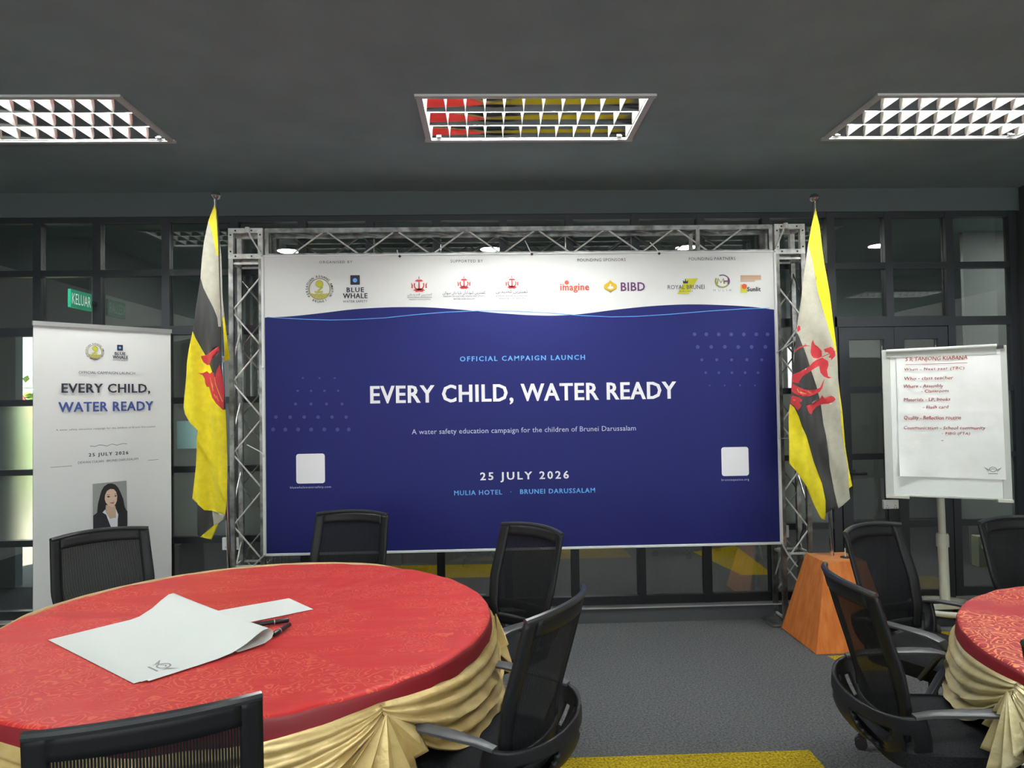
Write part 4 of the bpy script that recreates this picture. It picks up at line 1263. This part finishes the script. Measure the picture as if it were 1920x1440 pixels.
for i, (k, m) in enumerate((('bg', 'photo_grey'), ('hair', 'photo_hair'), ('neck', 'photo_neck'), ('shirt', 'photo_shirt'), ('jacket', 'photo_suit'), ('jacket2', 'photo_suit'),
                            ('face', 'photo_skin'), ('eye1', 'photo_hair'), ('eye2', 'photo_hair'), ('brow1', 'photo_hair'), ('brow2', 'photo_hair'), ('mouth', 'photo_lip'), ('nose', 'photo_neck'))):
    poly(mb, RP, PORTRAIT[k], m, h + .0004 * i)
mb.build('printed_sheet', rl, smooth=True, angle=30)
mb = MB()
mb.bar(RP.p(-.004, RTOP, 0), RP.p(RWID + .004, RTOP, 0), .022, .026, 'satin_aluminium')
mb.build('top_rail', rl)
MB().tube([RP.p(RWID / 2, .06, -.03), RP.p(RWID / 2, RTOP, -.02)], .009, 'satin_aluminium', 10).build('support_pole', rl, smooth=True)
mb = MB()
mb.bar(RP.p(-.012, .05, -.01), RP.p(RWID + .012, .05, -.01), .07, .09, 'satin_aluminium')
mb.build('base_cassette', rl, bevel=.01)
for a in (.12, RWID - .12):
    mb = MB()
    mb.bar(RP.p(a, .006, -.16), RP.p(a, .006, .14), .03, .012, 'satin_aluminium')
    mb.build('foot', rl)

# ------------------------------------------------------------------ flags
def cloth(default, outline, regions, fold, parent, y):
    extra = []
    x0 = min(p[0] for p in outline); x1 = max(p[0] for p in outline)
    z0 = min(p[1] for p in outline); z1 = max(p[1] for p in outline)
    st = .012
    i = 0
    z = z0 + st
    while z < z1:
        x = x0 + st * (.5 if i % 2 else 1)
        while x < x1:
            if inside((x, z), outline):
                extra.append((x, z))
            x += st
        z += st
        i += 1
    mb = regions_mesh(outline, regions, default, extra, lambda p: (p[0], y - fold(p[0], p[1]), p[1]))
    return mb.build('flag_cloth', parent, smooth=True, angle=80, solid=.0012)

def fold_r(x, z):
    k = max(0.0, 2.85 - z)
    s = x - 2.2 + 0.06 * (2.85 - z)
    return .03 + .018 * min(1, k) * math.sin(s * 34 + z * 2.2) + .006 * math.sin(z * 17 + x * 25) * min(1, k)
t = thing('flag', 'yellow, white and black flag with red crest on the orange wooden stand', 'flag', (0, 0, 0), 0, 'flags on chromed poles')
P0, P1 = Vector((2.2035, 4.625, 2.905)), Vector((2.2612, 4.625, 0.535))
MB().tube([P1, P0], .0135, 'chrome', 14).build('pole', t, smooth=True)
MB().lathe([(0, -.03), (.014, -.03), (.014, -.02), (.026, -.01), (.032, .004), (.026, .022), (.012, .033), (0, .035)], 'chrome', 18, Matrix.Translation(P0 + Vector((0, 0, .02)))).build('finial', t, smooth=True)
cloth('flag_black', FLAG_R['outline'], [(FLAG_R['white'], 'flag_white'), (FLAG_R['yellow_low'], 'flag_yellow'), (FLAG_R['yellow_top'], 'flag_yellow')] +
      [(p, 'flag_red') for p in FLAG_R_RED] + [(p, 'flag_gold') for p in FLAG_R_GOLD], fold_r, t, 4.60)
MB().tube([(2.206, 4.61, 2.80), (2.203, 4.598, 2.83), (2.207, 4.625, 2.845)], .003, 'hem_white', 6).build('halyard', t)

def fold_l(x, z):
    k = min(1.0, max(0.0, 2.86 - z))
    base = .026 + .02 * k * math.sin((x + 1.68) * 40 + z * 1.6) + .005 * math.sin(z * 15 + x * 31) * k
    if z < 1.44 - (x + 1.86) * 2.2 + .0:      # the front layer folds over a lower one
        base -= .012
    return base
t = thing('flag', 'yellow, white and black flag hanging beside the roll-up banner', 'flag', (0, 0, 0), 0, 'flags on chromed poles')
P0, P1 = Vector((-1.7215, 4.52, 2.915)), Vector((-1.632, 4.52, 0.03))
MB().tube([P1, P0], .0135, 'chrome', 14).build('pole', t, smooth=True)
MB().lathe([(0, -.03), (.014, -.03), (.014, -.02), (.026, -.01), (.032, .004), (.026, .022), (.012, .033), (0, .035)], 'chrome', 18, Matrix.Translation(P0 + Vector((0, 0, .02)))).build('finial', t, smooth=True)
cloth('flag_yellow', FLAG_L['outline'], [(FLAG_L['black'], 'flag_black'), (FLAG_L['white'], 'flag_white'), (FLAG_L['yellow_top'], 'flag_yellow'), (FLAG_L['black2'], 'flag_black'), (FLAG_L['white2'], 'flag_white')] +
      [(p, 'flag_red') for p in FLAG_L_RED] + [(p, 'flag_gold') for p in FLAG_L_GOLD], fold_l, t, 4.515)
cl = regions_mesh(FLAP_L, [([(x - .03, z) for x, z in ((-1.72, 2.9), (-1.60, 2.9), (-1.60, 2.16), (-1.72, 2.16))], 'flag_white')], 'flag_yellow', [], lambda p: (p[0], 4.498 - .006 * math.sin(p[1] * 9), p[1]))
cl.build('flag_flap', t, smooth=True, solid=.0012)
mb = MB()
z_t = 1.895
mb.lathe([(.0155, -.02), (.019, -.014), (.019, -.004), (.016, 0), (.019, .004), (.019, .014), (.0155, .02)], 'hem_white', 14, Matrix.Translation((-1.690, 4.52, z_t)))
mb.build('tape', t, smooth=True)
MB().lathe([(0, 0), (.19, 0), (.19, .014), (.06, .03), (.02, .07), (0, .07)], 'steel', 28, Matrix.Translation((-1.632, 4.52, 0.001))).build('foot', t, smooth=True)

t = thing('flag_stand', 'orange wooden stand with sloping sides holding a flag pole', 'flag stand', (2.262, 4.59, 0))
hb, ht, H = .262, .135, .54
mb = MB()
vs = [(-hb, -hb, .002), (hb, -hb, .002), (hb, hb, .002), (-hb, hb, .002), (-ht, -ht, H), (ht, -ht, H), (ht, ht, H), (-ht, ht, H)]
# a socket for the pole is cut by leaving the pole resting on the top board
mb.add(vs, [(3, 2, 1, 0), (0, 1, 5, 4), (1, 2, 6, 5), (2, 3, 7, 6), (3, 0, 4, 7)], 'orange_wood')
mb.add(vs[4:], [(0, 1, 2, 3)], 'orange_wood_top')
mb.build('body', t, bevel=.003)
MB().lathe([(0, 0), (.034, 0), (.034, .004), (.012, .006), (0, .006)], 'bolt_dark', 20, Matrix.Translation((.062, -.02, H))).build('socket_ring', t, smooth=True)
MB().tube([(.06, -.02, H + .005), (.058, -.02, H + .06)], .004, 'steel_bright', 8).build('pin', t)

# ------------------------------------------------------------------ flip chart
FO = Vector((2.70, 4.74, .912))
FP = Plane(FO, (0.88792, -0.45999, 0), (0.01883, 0.03635, 0.99916))
BW, BH = .718, 1.0
ez = thing('flip_chart_easel', 'white flip chart easel on a round pole standing by the glass door', 'flip chart', (0, 0, 0))
def pbox(mb, a0, a1, b0, b1, h0, h1, m):
    vs = [FP.p(a, b, h) for h in (h0, h1) for a, b in ((a0, b0), (a1, b0), (a1, b1), (a0, b1))]
    mb.add(vs, [(3, 2, 1, 0), (4, 5, 6, 7), (0, 1, 5, 4), (1, 2, 6, 5), (2, 3, 7, 6), (3, 0, 4, 7)], m)
mb = MB(); pbox(mb, .012, BW - .012, .012, BH - .012, -.016, -.002, 'board_white'); mb.build('board', ez)
mb = MB()
for a in (0, BW - .05):
    pbox(mb, a, a + .05, 0, BH, -.02, .004, 'board_trim')
pbox(mb, .05, BW - .05, 0, .014, -.02, .006, 'board_trim')
mb.build('frame', ez, bevel=.004)
for a0, a1 in ((0.0, .14), (BW - .085, BW)):
    mb = MB(); pbox(mb, a0, a1, -.012, .008, -.01, .035, 'pole_cream'); mb.build('tray_end', ez, bevel=.003)
mb = MB()
mb.tube([FP.p(.03, BH - .012, .022), FP.p(.662, BH - .004, .022)], .013, 'board_trim', 12)
pbox(mb, .03, .662, BH - .055, BH - .02, .004, .012, 'board_trim')
pbox(mb, .662, .70, BH - .022, BH - .002, .004, .02, 'clip_black')
mb.build('clamp_bar', ez, smooth=True, angle=40)
mb = MB()
top = FP.p(.43, .25, -.022)
mb.tube([(3.105, 4.76, .16), (3.098, 4.76, .60)], .032, 'pole_cream', 18)
mb.build('pole', ez, smooth=True, angle=40)
MB().tube([(3.0985, 4.76, .60), (3.086, 4.76, 1.45)], .024, 'pole_cream', 18).build('inner_pole', ez, smooth=True, angle=40)
MB().lathe([(.033, -.045), (.040, -.045), (.040, .03), (.036, .045), (.026, .045)], 'pole_cream', 18, Matrix.Translation((3.0985, 4.76, .60)), close=True).build('collar', ez, smooth=True, angle=40)
mb = MB()
mb.bar((3.09, 4.745, 1.30), FP.p(.43, .43, -.018), .05, .04, 'pole_cream')
mb.build('bracket', ez)
mb = MB()
mb.tube([(3.105 + .22 * math.cos(a), 4.76 + .2 * math.sin(a), .145) for a in [2 * PI * i / 28 for i in range(28)]], .019, 'pole_cream', 10, closed=True)
mb.bar((2.885, 4.76, .145), (3.325, 4.76, .145), .03, .03, 'pole_cream')
mb.build('base_ring', ez, smooth=True, angle=50)
for a in (.7, 2.2, 3.9, 5.5):
    mb = MB()
    x, y = 3.105 + .22 * math.cos(a), 4.76 + .2 * math.sin(a)
    mb.tube([(x, y, .13), (x, y, .075)], .01, 'clip_black', 8)
    mb.tube([(x - .012, y, .041), (x + .012, y, .041)], .04, 'clip_black', 16)
    mb.build('caster', ez, smooth=True, angle=40)

mb = MB()
C = CHART_MARKS
def chart_pt(u, v):
    a = (C['pbl'][0] * (1 - u) + C['pbr'][0] * u) * (1 - v) + (C['ptl'][0] * (1 - u) + (C['ptr'][0] + .004) * u) * v
    b = (C['pbl'][1] * (1 - u) + C['pbr'][1] * u) * (1 - v) + .972 * v
    h_ = .007
    h_ += .012 * max(0, 1 - abs(b - .577) / .05) * (0.5 if b > .577 else 1.0) * .35
    h_ += .035 * max(0, 1 - (u / .28)) ** 2 * max(0, 1 - v / .18) ** 1.2
    h_ += .0016 * math.sin(u * 7 + v * 11)
    return FP.p(a, b, h_)
mb.grid(chart_pt, 24, 48, 'chart_paper')
for s, x0, x1, z0, z1, m, kw in CHART_TEXT:
    if s == '-':
        stroke(mb, FP, [(x0, z0), (x1, z0 + .001)], .0035, m, .0135)
    else:
        lettering(mb, FP, s, x0, x1, z0, z1, m, .0145, hand=True)
stroke(mb, FP, [C['ul0'], C['ul1']], .003, 'red_ink', .0145)
wing_emblem(mb, FP, C['wing'], .0168, .0125)
tag(mb.build('flip_chart_sheet', smooth=True, angle=60), 'large white sheet with red handwritten notes clamped on the flip chart', 'paper')

# ------------------------------------------------------------------ round tables with cloths
SKIRT_R = 0.935
def round_table(c, gathers, chairs, red, labels, zrange, spread=56, gold='gold_satin'):
    cx, cy = c
    t = thing('round_table', labels[0], 'table', (cx, cy, 0))
    MB().lathe([(0, .742), (.905, .742), (.905, .772), (0, .772)], 'table_wood', 64).build('tabletop', t)
    for k in range(4):
        a = PI / 4 + k * PI / 2
        mb = MB()
        mb.tube([(.42 * math.cos(a), .42 * math.sin(a), .742), (.48 * math.cos(a), .48 * math.sin(a), .004)], .014, 'clip_black', 10)
        mb.build('leg', t, smooth=True)
    # red cloth: top and folded hem
    N = 240
    prof = [(0.0, .7745), (.3, .7748), (.6, .775), (.72, .775), (.80, .7755), (.86, .776), (.90, .776), (.918, .7745), (.927, .769), (.931, .758), (.934, .738), (.936, .714)]
    vs, fs, ms = [(0, 0, .7745)], [], []
    rng = random.Random(11)
    for r, z in prof[1:]:
        for j in range(N):
            a = 2 * PI * j / N
            zz = z + (0.0012 * math.sin(a * 23) + .001 * math.sin(a * 41 + 1)) * (1 if r > .85 else r * .6)
            if r > .934:
                zz += .004 * math.sin(a * 17) + .003 * math.sin(a * 31 + 2)
            if .7 < r < .915 and labels[0].startswith('round table strewn') and math.radians(115) < a < math.radians(190):
                zz += .006 * max(0, math.sin(a * 31 + 2 * math.sin(a * 9))) ** 2 * min(1, (r - .7) / .1)
            vs.append((r * math.cos(a), r * math.sin(a), zz))
    for j in range(N):
        fs.append((0, 1 + j, 1 + (j + 1) % N)); ms.append(red)
    for i in range(len(prof) - 2):
        for j in range(N):
            a, b = 1 + i * N, 1 + (i + 1) * N
            fs.append((a + j, b + j, b + (j + 1) % N, a + (j + 1) % N))
            ms.append(red if i < 7 else 'red_hem')
    mb = MB(); mb.v, mb.f, mb.m = vs, fs, ms
    tag(mb.build('tablecloth', smooth=True, angle=70, loc=(cx, cy, 0)), labels[1], 'tablecloth')
    # gold swags, fanned tails and the red lining behind them
    sk = thing('table_skirt', labels[2], 'table skirt', (cx, cy, 0))
    gs = sorted(math.radians(g) for g in gathers)
    mb = MB()
    for i, g0 in enumerate(gs):
        g1 = gs[(i + 1) % len(gs)] + (2 * PI if i == len(gs) - 1 else 0)
        def swag(u, v, g0=g0, g1=g1, i=i):
            a = g0 + (g1 - g0) * u
            s = 2 * u - 1
            q = 1 - s * s
            top = .738
            bot = .690 - .215 * q ** .8
            z = top + (bot - top) * v
            # catenary folds: phase follows the sag lines, ridges converge on the gathers
            ph = v * 5.2 + .25 * math.sin(3 * u + i)
            amp = .004 + .020 * q * v
            d = amp * math.sin(2 * PI * ph) + .020 * q * v + .004 * math.sin(31 * u + 9 * v + i) * v + .003 * math.sin(57 * u - 14 * v) * v
            r = .922 + .021 * min(1, v * (6 + 3 * (1 - q))) + d * min(1, v * 6) + .012 * (1 - q) * v
            return (r * math.cos(a), r * math.sin(a), z + .008 * math.sin(13 * u + i) * v)
        mb.grid(swag, 56, 34, gold)
        o = len(mb.v)
    mb.build('swag', sk, smooth=True, angle=75, solid=.0015)
    for i, g in enumerate(gs):
        mb = MB()
        def tail(u, v, g=g, i=i):
            s = 2 * u - 1
            fan = math.radians(spread) * s
            L = (.235 - .10 * abs(s) ** 1.4) * v
            tri = 2 * abs((u * 4.5) % 1 - .5)
            d = .028 + .052 * v * (tri - .35) + .035 * v * (1 - abs(s))
            arc = math.sin(fan) * L * 1.0
            a = g + arc / SKIRT_R
            r = SKIRT_R + .006 + max(d, .006)
            return (r * math.cos(a), r * math.sin(a), .715 - math.cos(fan) * L - .014 * v * tri)
        mb.grid(tail, 72, 14, gold)
        mb.build('tail', sk, smooth=True, angle=50, solid=.0012)
    mb = MB()
    def lining(u, v):
        a = 2 * PI * u
        dent = 0.0
        for ca in chairs:
            da = (a - ca + PI) % (2 * PI) - PI
            dent = max(dent, max(0.0, 1 - abs(da) / .62) ** .6)
        r = .905 - .21 * min(1, dent * 1.3) * min(1, v * 2.2) + .012 * math.sin(a * 60) * v
        return (r * math.cos(a), r * math.sin(a), .735 - .715 * v)
    mb.grid(lining, 240, 12, 'red_lining')
    mb.build('lining', sk, smooth=True, angle=75)
    mb = MB()
    def rim(u, v):
        a = math.radians(zrange - 88 + 176 * u)
        r = .9375 + .002 * math.sin(a * 40)
        lift = .5 + .5 * math.cos(a - math.radians(zrange))
        z = .725 + .0535 * v * min(1.0, 3.2 * (lift - .5))
        return (r * math.cos(a), r * math.sin(a), z)
    if zrange is not None:
        mb.grid(rim, 160, 2, 'gold_trim')
        mb.build('top_band', sk, smooth=True, solid=.003)
    return t

T1, T2 = (-0.935, 2.775), (2.50, 2.07)

# ------------------------------------------------------------------ office chairs
def office_chair(label, loc, rz):
    t = thing('office_chair', label, 'chair', loc, rz, 'black office chairs around the tables')
    def S(x, z):
        """back surface: y at width x and height z"""
        k = (z - .50) / .47
        y = -.20 - .010 * math.sin(k * PI) - .148 * max(0, k - .2) ** 1.15
        return y + .055 * (x / .215) ** 2
    HW = lambda z: .187 + .037 * min(1, max(0, (z - .5) / .22)) - .006 * max(0, (z - .75) / .2)
    ZL, ZH, B = .50, .965, .038
    def shell(m, u0, u1, z0, z1, nu, nv, uv=False, dy=0.0):
        mb = MB()
        def fn(u, v):
            z = z0 + (z1 - z0) * v
            w = HW(z)
            x = (-w + (w + w) * (u0 + (u1 - u0) * u))
            return (x, S(x, z) + dy, z + .012 * (1 - (x / .215) ** 2) * v * (z1 > .94))
        mb.grid(fn, nu, nv, m, uv=uv)
        return mb
    shell('chair_net', .07, .93, ZL + .02, ZH - .02, 18, 26, True).build('mesh_back', t, smooth=True, angle=80)
    # padded border of the back, four strips in one frame, and the glossy top edge
    fm = MB()
    def band(u0, u1, z0, z1, nu, nv):
        def fn(u, v):
            z = z0 + (z1 - z0) * v
            w = HW(z)
            x = -w + 2 * w * (u0 + (u1 - u0) * u)
            return (x, S(x, z), z + .012 * (1 - (x / .215) ** 2) * max(0, (z - .8) / .165))
        fm.grid(fn, nu, nv, 'chair_black')
    band(0, .1, ZL, ZH, 3, 26)
    band(.9, 1, ZL, ZH, 3, 26)
    band(.1, .9, ZH - .052, ZH, 18, 3)
    band(.1, .9, ZL, ZL + .05, 18, 3)
    fm.build('back_frame', t, smooth=True, angle=60, solid=.013)
    rail = MB()
    pts = []
    for i in range(25):
        x = -.216 + .432 * i / 24
        pts.append((x, S(x, ZH), ZH + .012 * (1 - (x / .215) ** 2) + .003))
    rail.tube(pts, .0105, 'chair_gloss', 8)
    rail.build('top_rail', t, smooth=True)
    # moulded carrier wrapped round the lower back, with slots
    cb = MB()
    def carrier(u, v):
        a = (2 * u - 1) * math.radians(100)
        drop = v
        rx = .262 - .10 * drop ** 1.6
        ry = .115 - .045 * drop + .055 * math.sin(drop * PI)
        x = rx * math.sin(a)
        y = -.165 - ry * math.cos(a) + .06 * drop
        z = .612 - .20 * drop - .02 * math.cos(a) * (1 - drop)
        return (x, y, z)
    def keep(u, v):
        s = abs(2 * u - 1)
        if .22 < v < .86 and .16 + .30 * (v - .22) < s < .62 - .35 * (v - .22):
            return False
        if .30 < v < .72 and .70 < s < .80:
            return False
        return True
    cb.grid(carrier, 60, 28, 'chair_black', keep)
    cb.build('back_carrier', t, smooth=True, angle=60, solid=.014)
    for s in (-1, 1):
        ar = MB()
        x = .262 * s
        path = [(x * .99, -.175, .612), (x, -.12, .622), (x * 1.02, -.03, .628), (x * 1.03, .08, .63), (x * 1.03, .15, .628), (x * 1.025, .195, .616), (x * 1.01, .21, .594), (x * 1.0, .20, .57),
                (x * .97, .165, .54), (x * .92, .115, .47), (x * .86, .08, .425)]
        ar.sweep(path, [.016, .02, .026, .029, .029, .027, .024, .021, .019, .018, .018], [.006, .006, .006, .006, .006, .007, .008, .009, .009, .009, .008], 'arm_grey')
        ar.build('armrest', t, smooth=True, angle=28)
    se = MB()
    n = 28
    def seat(u, v):
        a = 2 * PI * u
        ca, sa = math.cos(a), math.sin(a)
        e = .42
        rx = abs(ca) ** e * (1 if ca >= 0 else -1)
        ry = abs(sa) ** e * (1 if sa >= 0 else -1)
        k = math.sin(min(1, v / .7) * PI / 2) if v < .7 else 1.0
        sc = k if v < .7 else 1 - .05 * ((v - .7) / .3)
        z = .492 - .022 * (k ** 6) if v < .7 else .47 - .055 * ((v - .7) / .3)
        x, y = rx * .238 * sc, ry * .228 * sc + .015
        z -= .035 * max(0, (y - .13) / .11) ** 2
        z += .012 * (abs(x) / .24) ** 2
        return (x, y, z)
    se.grid(seat, 48, 16, 'seat_fabric')
    se.add([seat(i / 48, 1.0) for i in range(48)], [tuple(range(48))], 'seat_fabric')
    se.build('seat', t, smooth=True, angle=70)
    MB().box((0, .0, .412), (.36, .34, .016), 'chair_black').box((0, 0, .388), (.20, .16, .04), 'chair_black').build('seat_pan', t, bevel=.006)
    MB().lathe([(0, .085), (.028, .085), (.028, .25), (.019, .25), (.019, .385), (0, .385)], 'chair_black', 16).build('gas_lift', t, smooth=True, angle=40)
    MB().lathe([(0, .075), (.045, .075), (.05, .095), (.04, .115), (.03, .12), (0, .12)], 'chair_gloss', 18).build('hub', t, smooth=True, angle=40)
    for k in range(5):
        a = 2 * PI * k / 5 + .35
        ca, sa = math.cos(a), math.sin(a)
        lg = MB()
        lg.tube([(.035 * ca, .035 * sa, .10), (.16 * ca, .16 * sa, .095), (.285 * ca, .285 * sa, .075), (.305 * ca, .305 * sa, .068)], [.024, .02, .016, .014], 'chair_gloss', 8)
        leg = lg.build('base_leg', t, smooth=True, angle=60)
        cs = MB()
        for d in (-.013, .013):
            px, py = .292 * ca - sa * d, .292 * sa + ca * d
            q = Vector((-sa, ca, 0)) * .007
            cs.tube([Vector((px, py, .0265)) - q, Vector((px, py, .0265)) + q], .026, 'rubber', 14)
        cs.tube([(.292 * ca, .292 * sa, .03), (.292 * ca, .292 * sa, .066)], .007, 'rubber', 8)
        cs.build('caster', leg, smooth=True, angle=40)
    return t

def spot(mid, deg):
    th = math.radians(deg)
    return (mid[0] - .26 * math.sin(th), mid[1] + .26 * math.cos(th), 0.0), th

CHAIRS = [((-1.95, 3.61), 221, 'black mesh office chair standing before the white roll-up banner'),
          ((-0.79, 4.06), 168, 'black mesh office chair facing us beyond the papered table, before the blue backdrop'),
          ((0.198, 3.475), 130, 'black office chair turned three-quarters beyond the edge of the papered table, before the backdrop'),
          ((0.205, 2.205), 60, 'black office chair seen from behind between the papered table and the open carpet'),
          ((-0.706, 1.483), 22, 'black mesh chair back cut off by the lower edge, before the papered table'),
          ((1.23, 2.408), -96, 'big black office chair seen from behind beside the table with bold orange pattern'),
          ((1.808, 3.29), 208, 'black office chair facing us next to the orange wooden flag stand'),
          ((2.59, 3.40), 188, 'black office chair under the lower corner of the flip chart, cut by the edge'),
          ((1.432, 1.556), -65, 'black chair showing only a sliver of its back before the bold-patterned table')]
src = None
t1a, t2a = [], []
for mid, deg, lab in CHAIRS:
    loc, th = spot(mid, deg)
    if src is None:
        src = office_chair(lab, loc, th)
    else:
        copy_tree(src, lab, loc, th)
    near = T1 if math.hypot(loc[0] - T1[0], loc[1] - T1[1]) < 1.4 else T2
    (t1a if near is T1 else t2a).append(math.atan2(loc[1] - near[1], loc[0] - near[0]))

round_table(T1, (-121, -49.5, 11, 71, 131, 185), t1a, 'red_damask',
            ('round table strewn with white sheets, under a plain red cloth', 'red figured satin cloth on the table with the white sheets', 'draped gold satin skirt on the table with the white sheets'), 120)
round_table(T2, (180, 120, 240, 300, 0, 60), t2a, 'red_damask_bold',
            ('round table beside the flip chart, cut by the picture edge', 'red cloth with bold orange floral figures, near the flip chart', 'pale gold satin skirt hanging from the bold-patterned red cloth'), None, 30, 'cream_satin')

# ------------------------------------------------------------------ papers and pens on the table
TZ = .7775
E1, E2 = Vector((.768, -.640, 0)), Vector((.640, .768, 0))
def curled(name, o, z, curl, label, mark=False):
    O = Vector((o[0], o[1], z))
    prof = [(0, 0), (.08, 0), (.16, 0), (.22, .001), (.27, .006), (.32, .021), (.355, .038), (.385, .050), (.405, .051), (.42, .042), (.424, .028), (.415, .013), (.39, .004), (.34, .002), (.29, .0016)]
    if not curl:
        prof = [(0, 0), (.10, 0), (.20, 0), (.285, 0)]
    mb = MB()
    k = len(prof) - 1
    W = .665
    def fn(u, v):
        i = min(int(v * k), k - 1)
        f = v * k - i
        tt = prof[i][0] * (1 - f) + prof[i + 1][0] * f
        hh = prof[i][1] * (1 - f) + prof[i + 1][1] * f
        big = 1.0 + .35 * (1 - u) ** 2
        return O + E1 * (u * W) + E2 * tt + Vector((0, 0, hh * big if curl else hh))
    mb.grid(fn, 14, k * 2, 'paper')
    if mark:
        pl = Plane(O, E1, E2)
        wing_emblem(mb, pl, (W - .085, .085), .021, .0012, 'ink_pale')
    return tag(mb.build(name, smooth=True, angle=60), label, 'paper', 'white sheets on the red table')
curled('paper_sheet', (-1.579, 2.578), TZ + .0006, False, 'lowest of the three big white sheets, only its corner showing')
curled('paper_sheet', (-1.562, 2.586), TZ + .0018, False, 'middle of the three big white sheets, a thin edge showing')
curled('paper_sheet', (-1.540, 2.588), TZ + .0030, True, 'big white sheet on top, far edge curled over, small grey printed badge', True)
q4 = [(-1.175, 2.832), (-.861, 3.041), (-.717, 2.870), (-1.03, 2.64)]
mb = MB()
mb.add([(x, y, z) for z in (TZ + .0002, TZ + .0012) for x, y in q4], [(3, 2, 1, 0), (4, 5, 6, 7), (0, 1, 5, 4), (1, 2, 6, 5), (2, 3, 7, 6), (3, 0, 4, 7)], 'paper')
tag(mb.build('paper_strip'), 'plain white strip of paper lying beyond the curled sheets', 'paper')

def pen(label, a, b, tip):
    t = thing('marker_pen', label, 'pen', (0, 0, 0), 0, 'black marker pens on the red table')
    a, b = Vector(a), Vector(b)
    d = (b - a)
    mb = MB(); mb.tube([a, a + d * .62], [.0085, .0085], 'pen_black', 14); mb.build('barrel', t, smooth=True, angle=40)
    mb = MB(); mb.tube([a + d * .63, a + d * .97, b], [.0092, .0092, .007], 'pen_black', 14); mb.build('cap', t, smooth=True, angle=40)
    mb = MB(); mb.tube([a + d * .615, a + d * .635], .0094, tip, 14); mb.build('band', t, smooth=True, angle=40)
    return t
pen('black marker pen pointing out from under the curled sheet', (-.895, 2.652, TZ + .0096), (-.768, 2.708, TZ + .0096), 'steel_bright')
pen('short black marker pen lying end-on in front of the other pen', (-.750, 2.650, TZ + .0096), (-.776, 2.540, TZ + .0096), 'steel_bright')
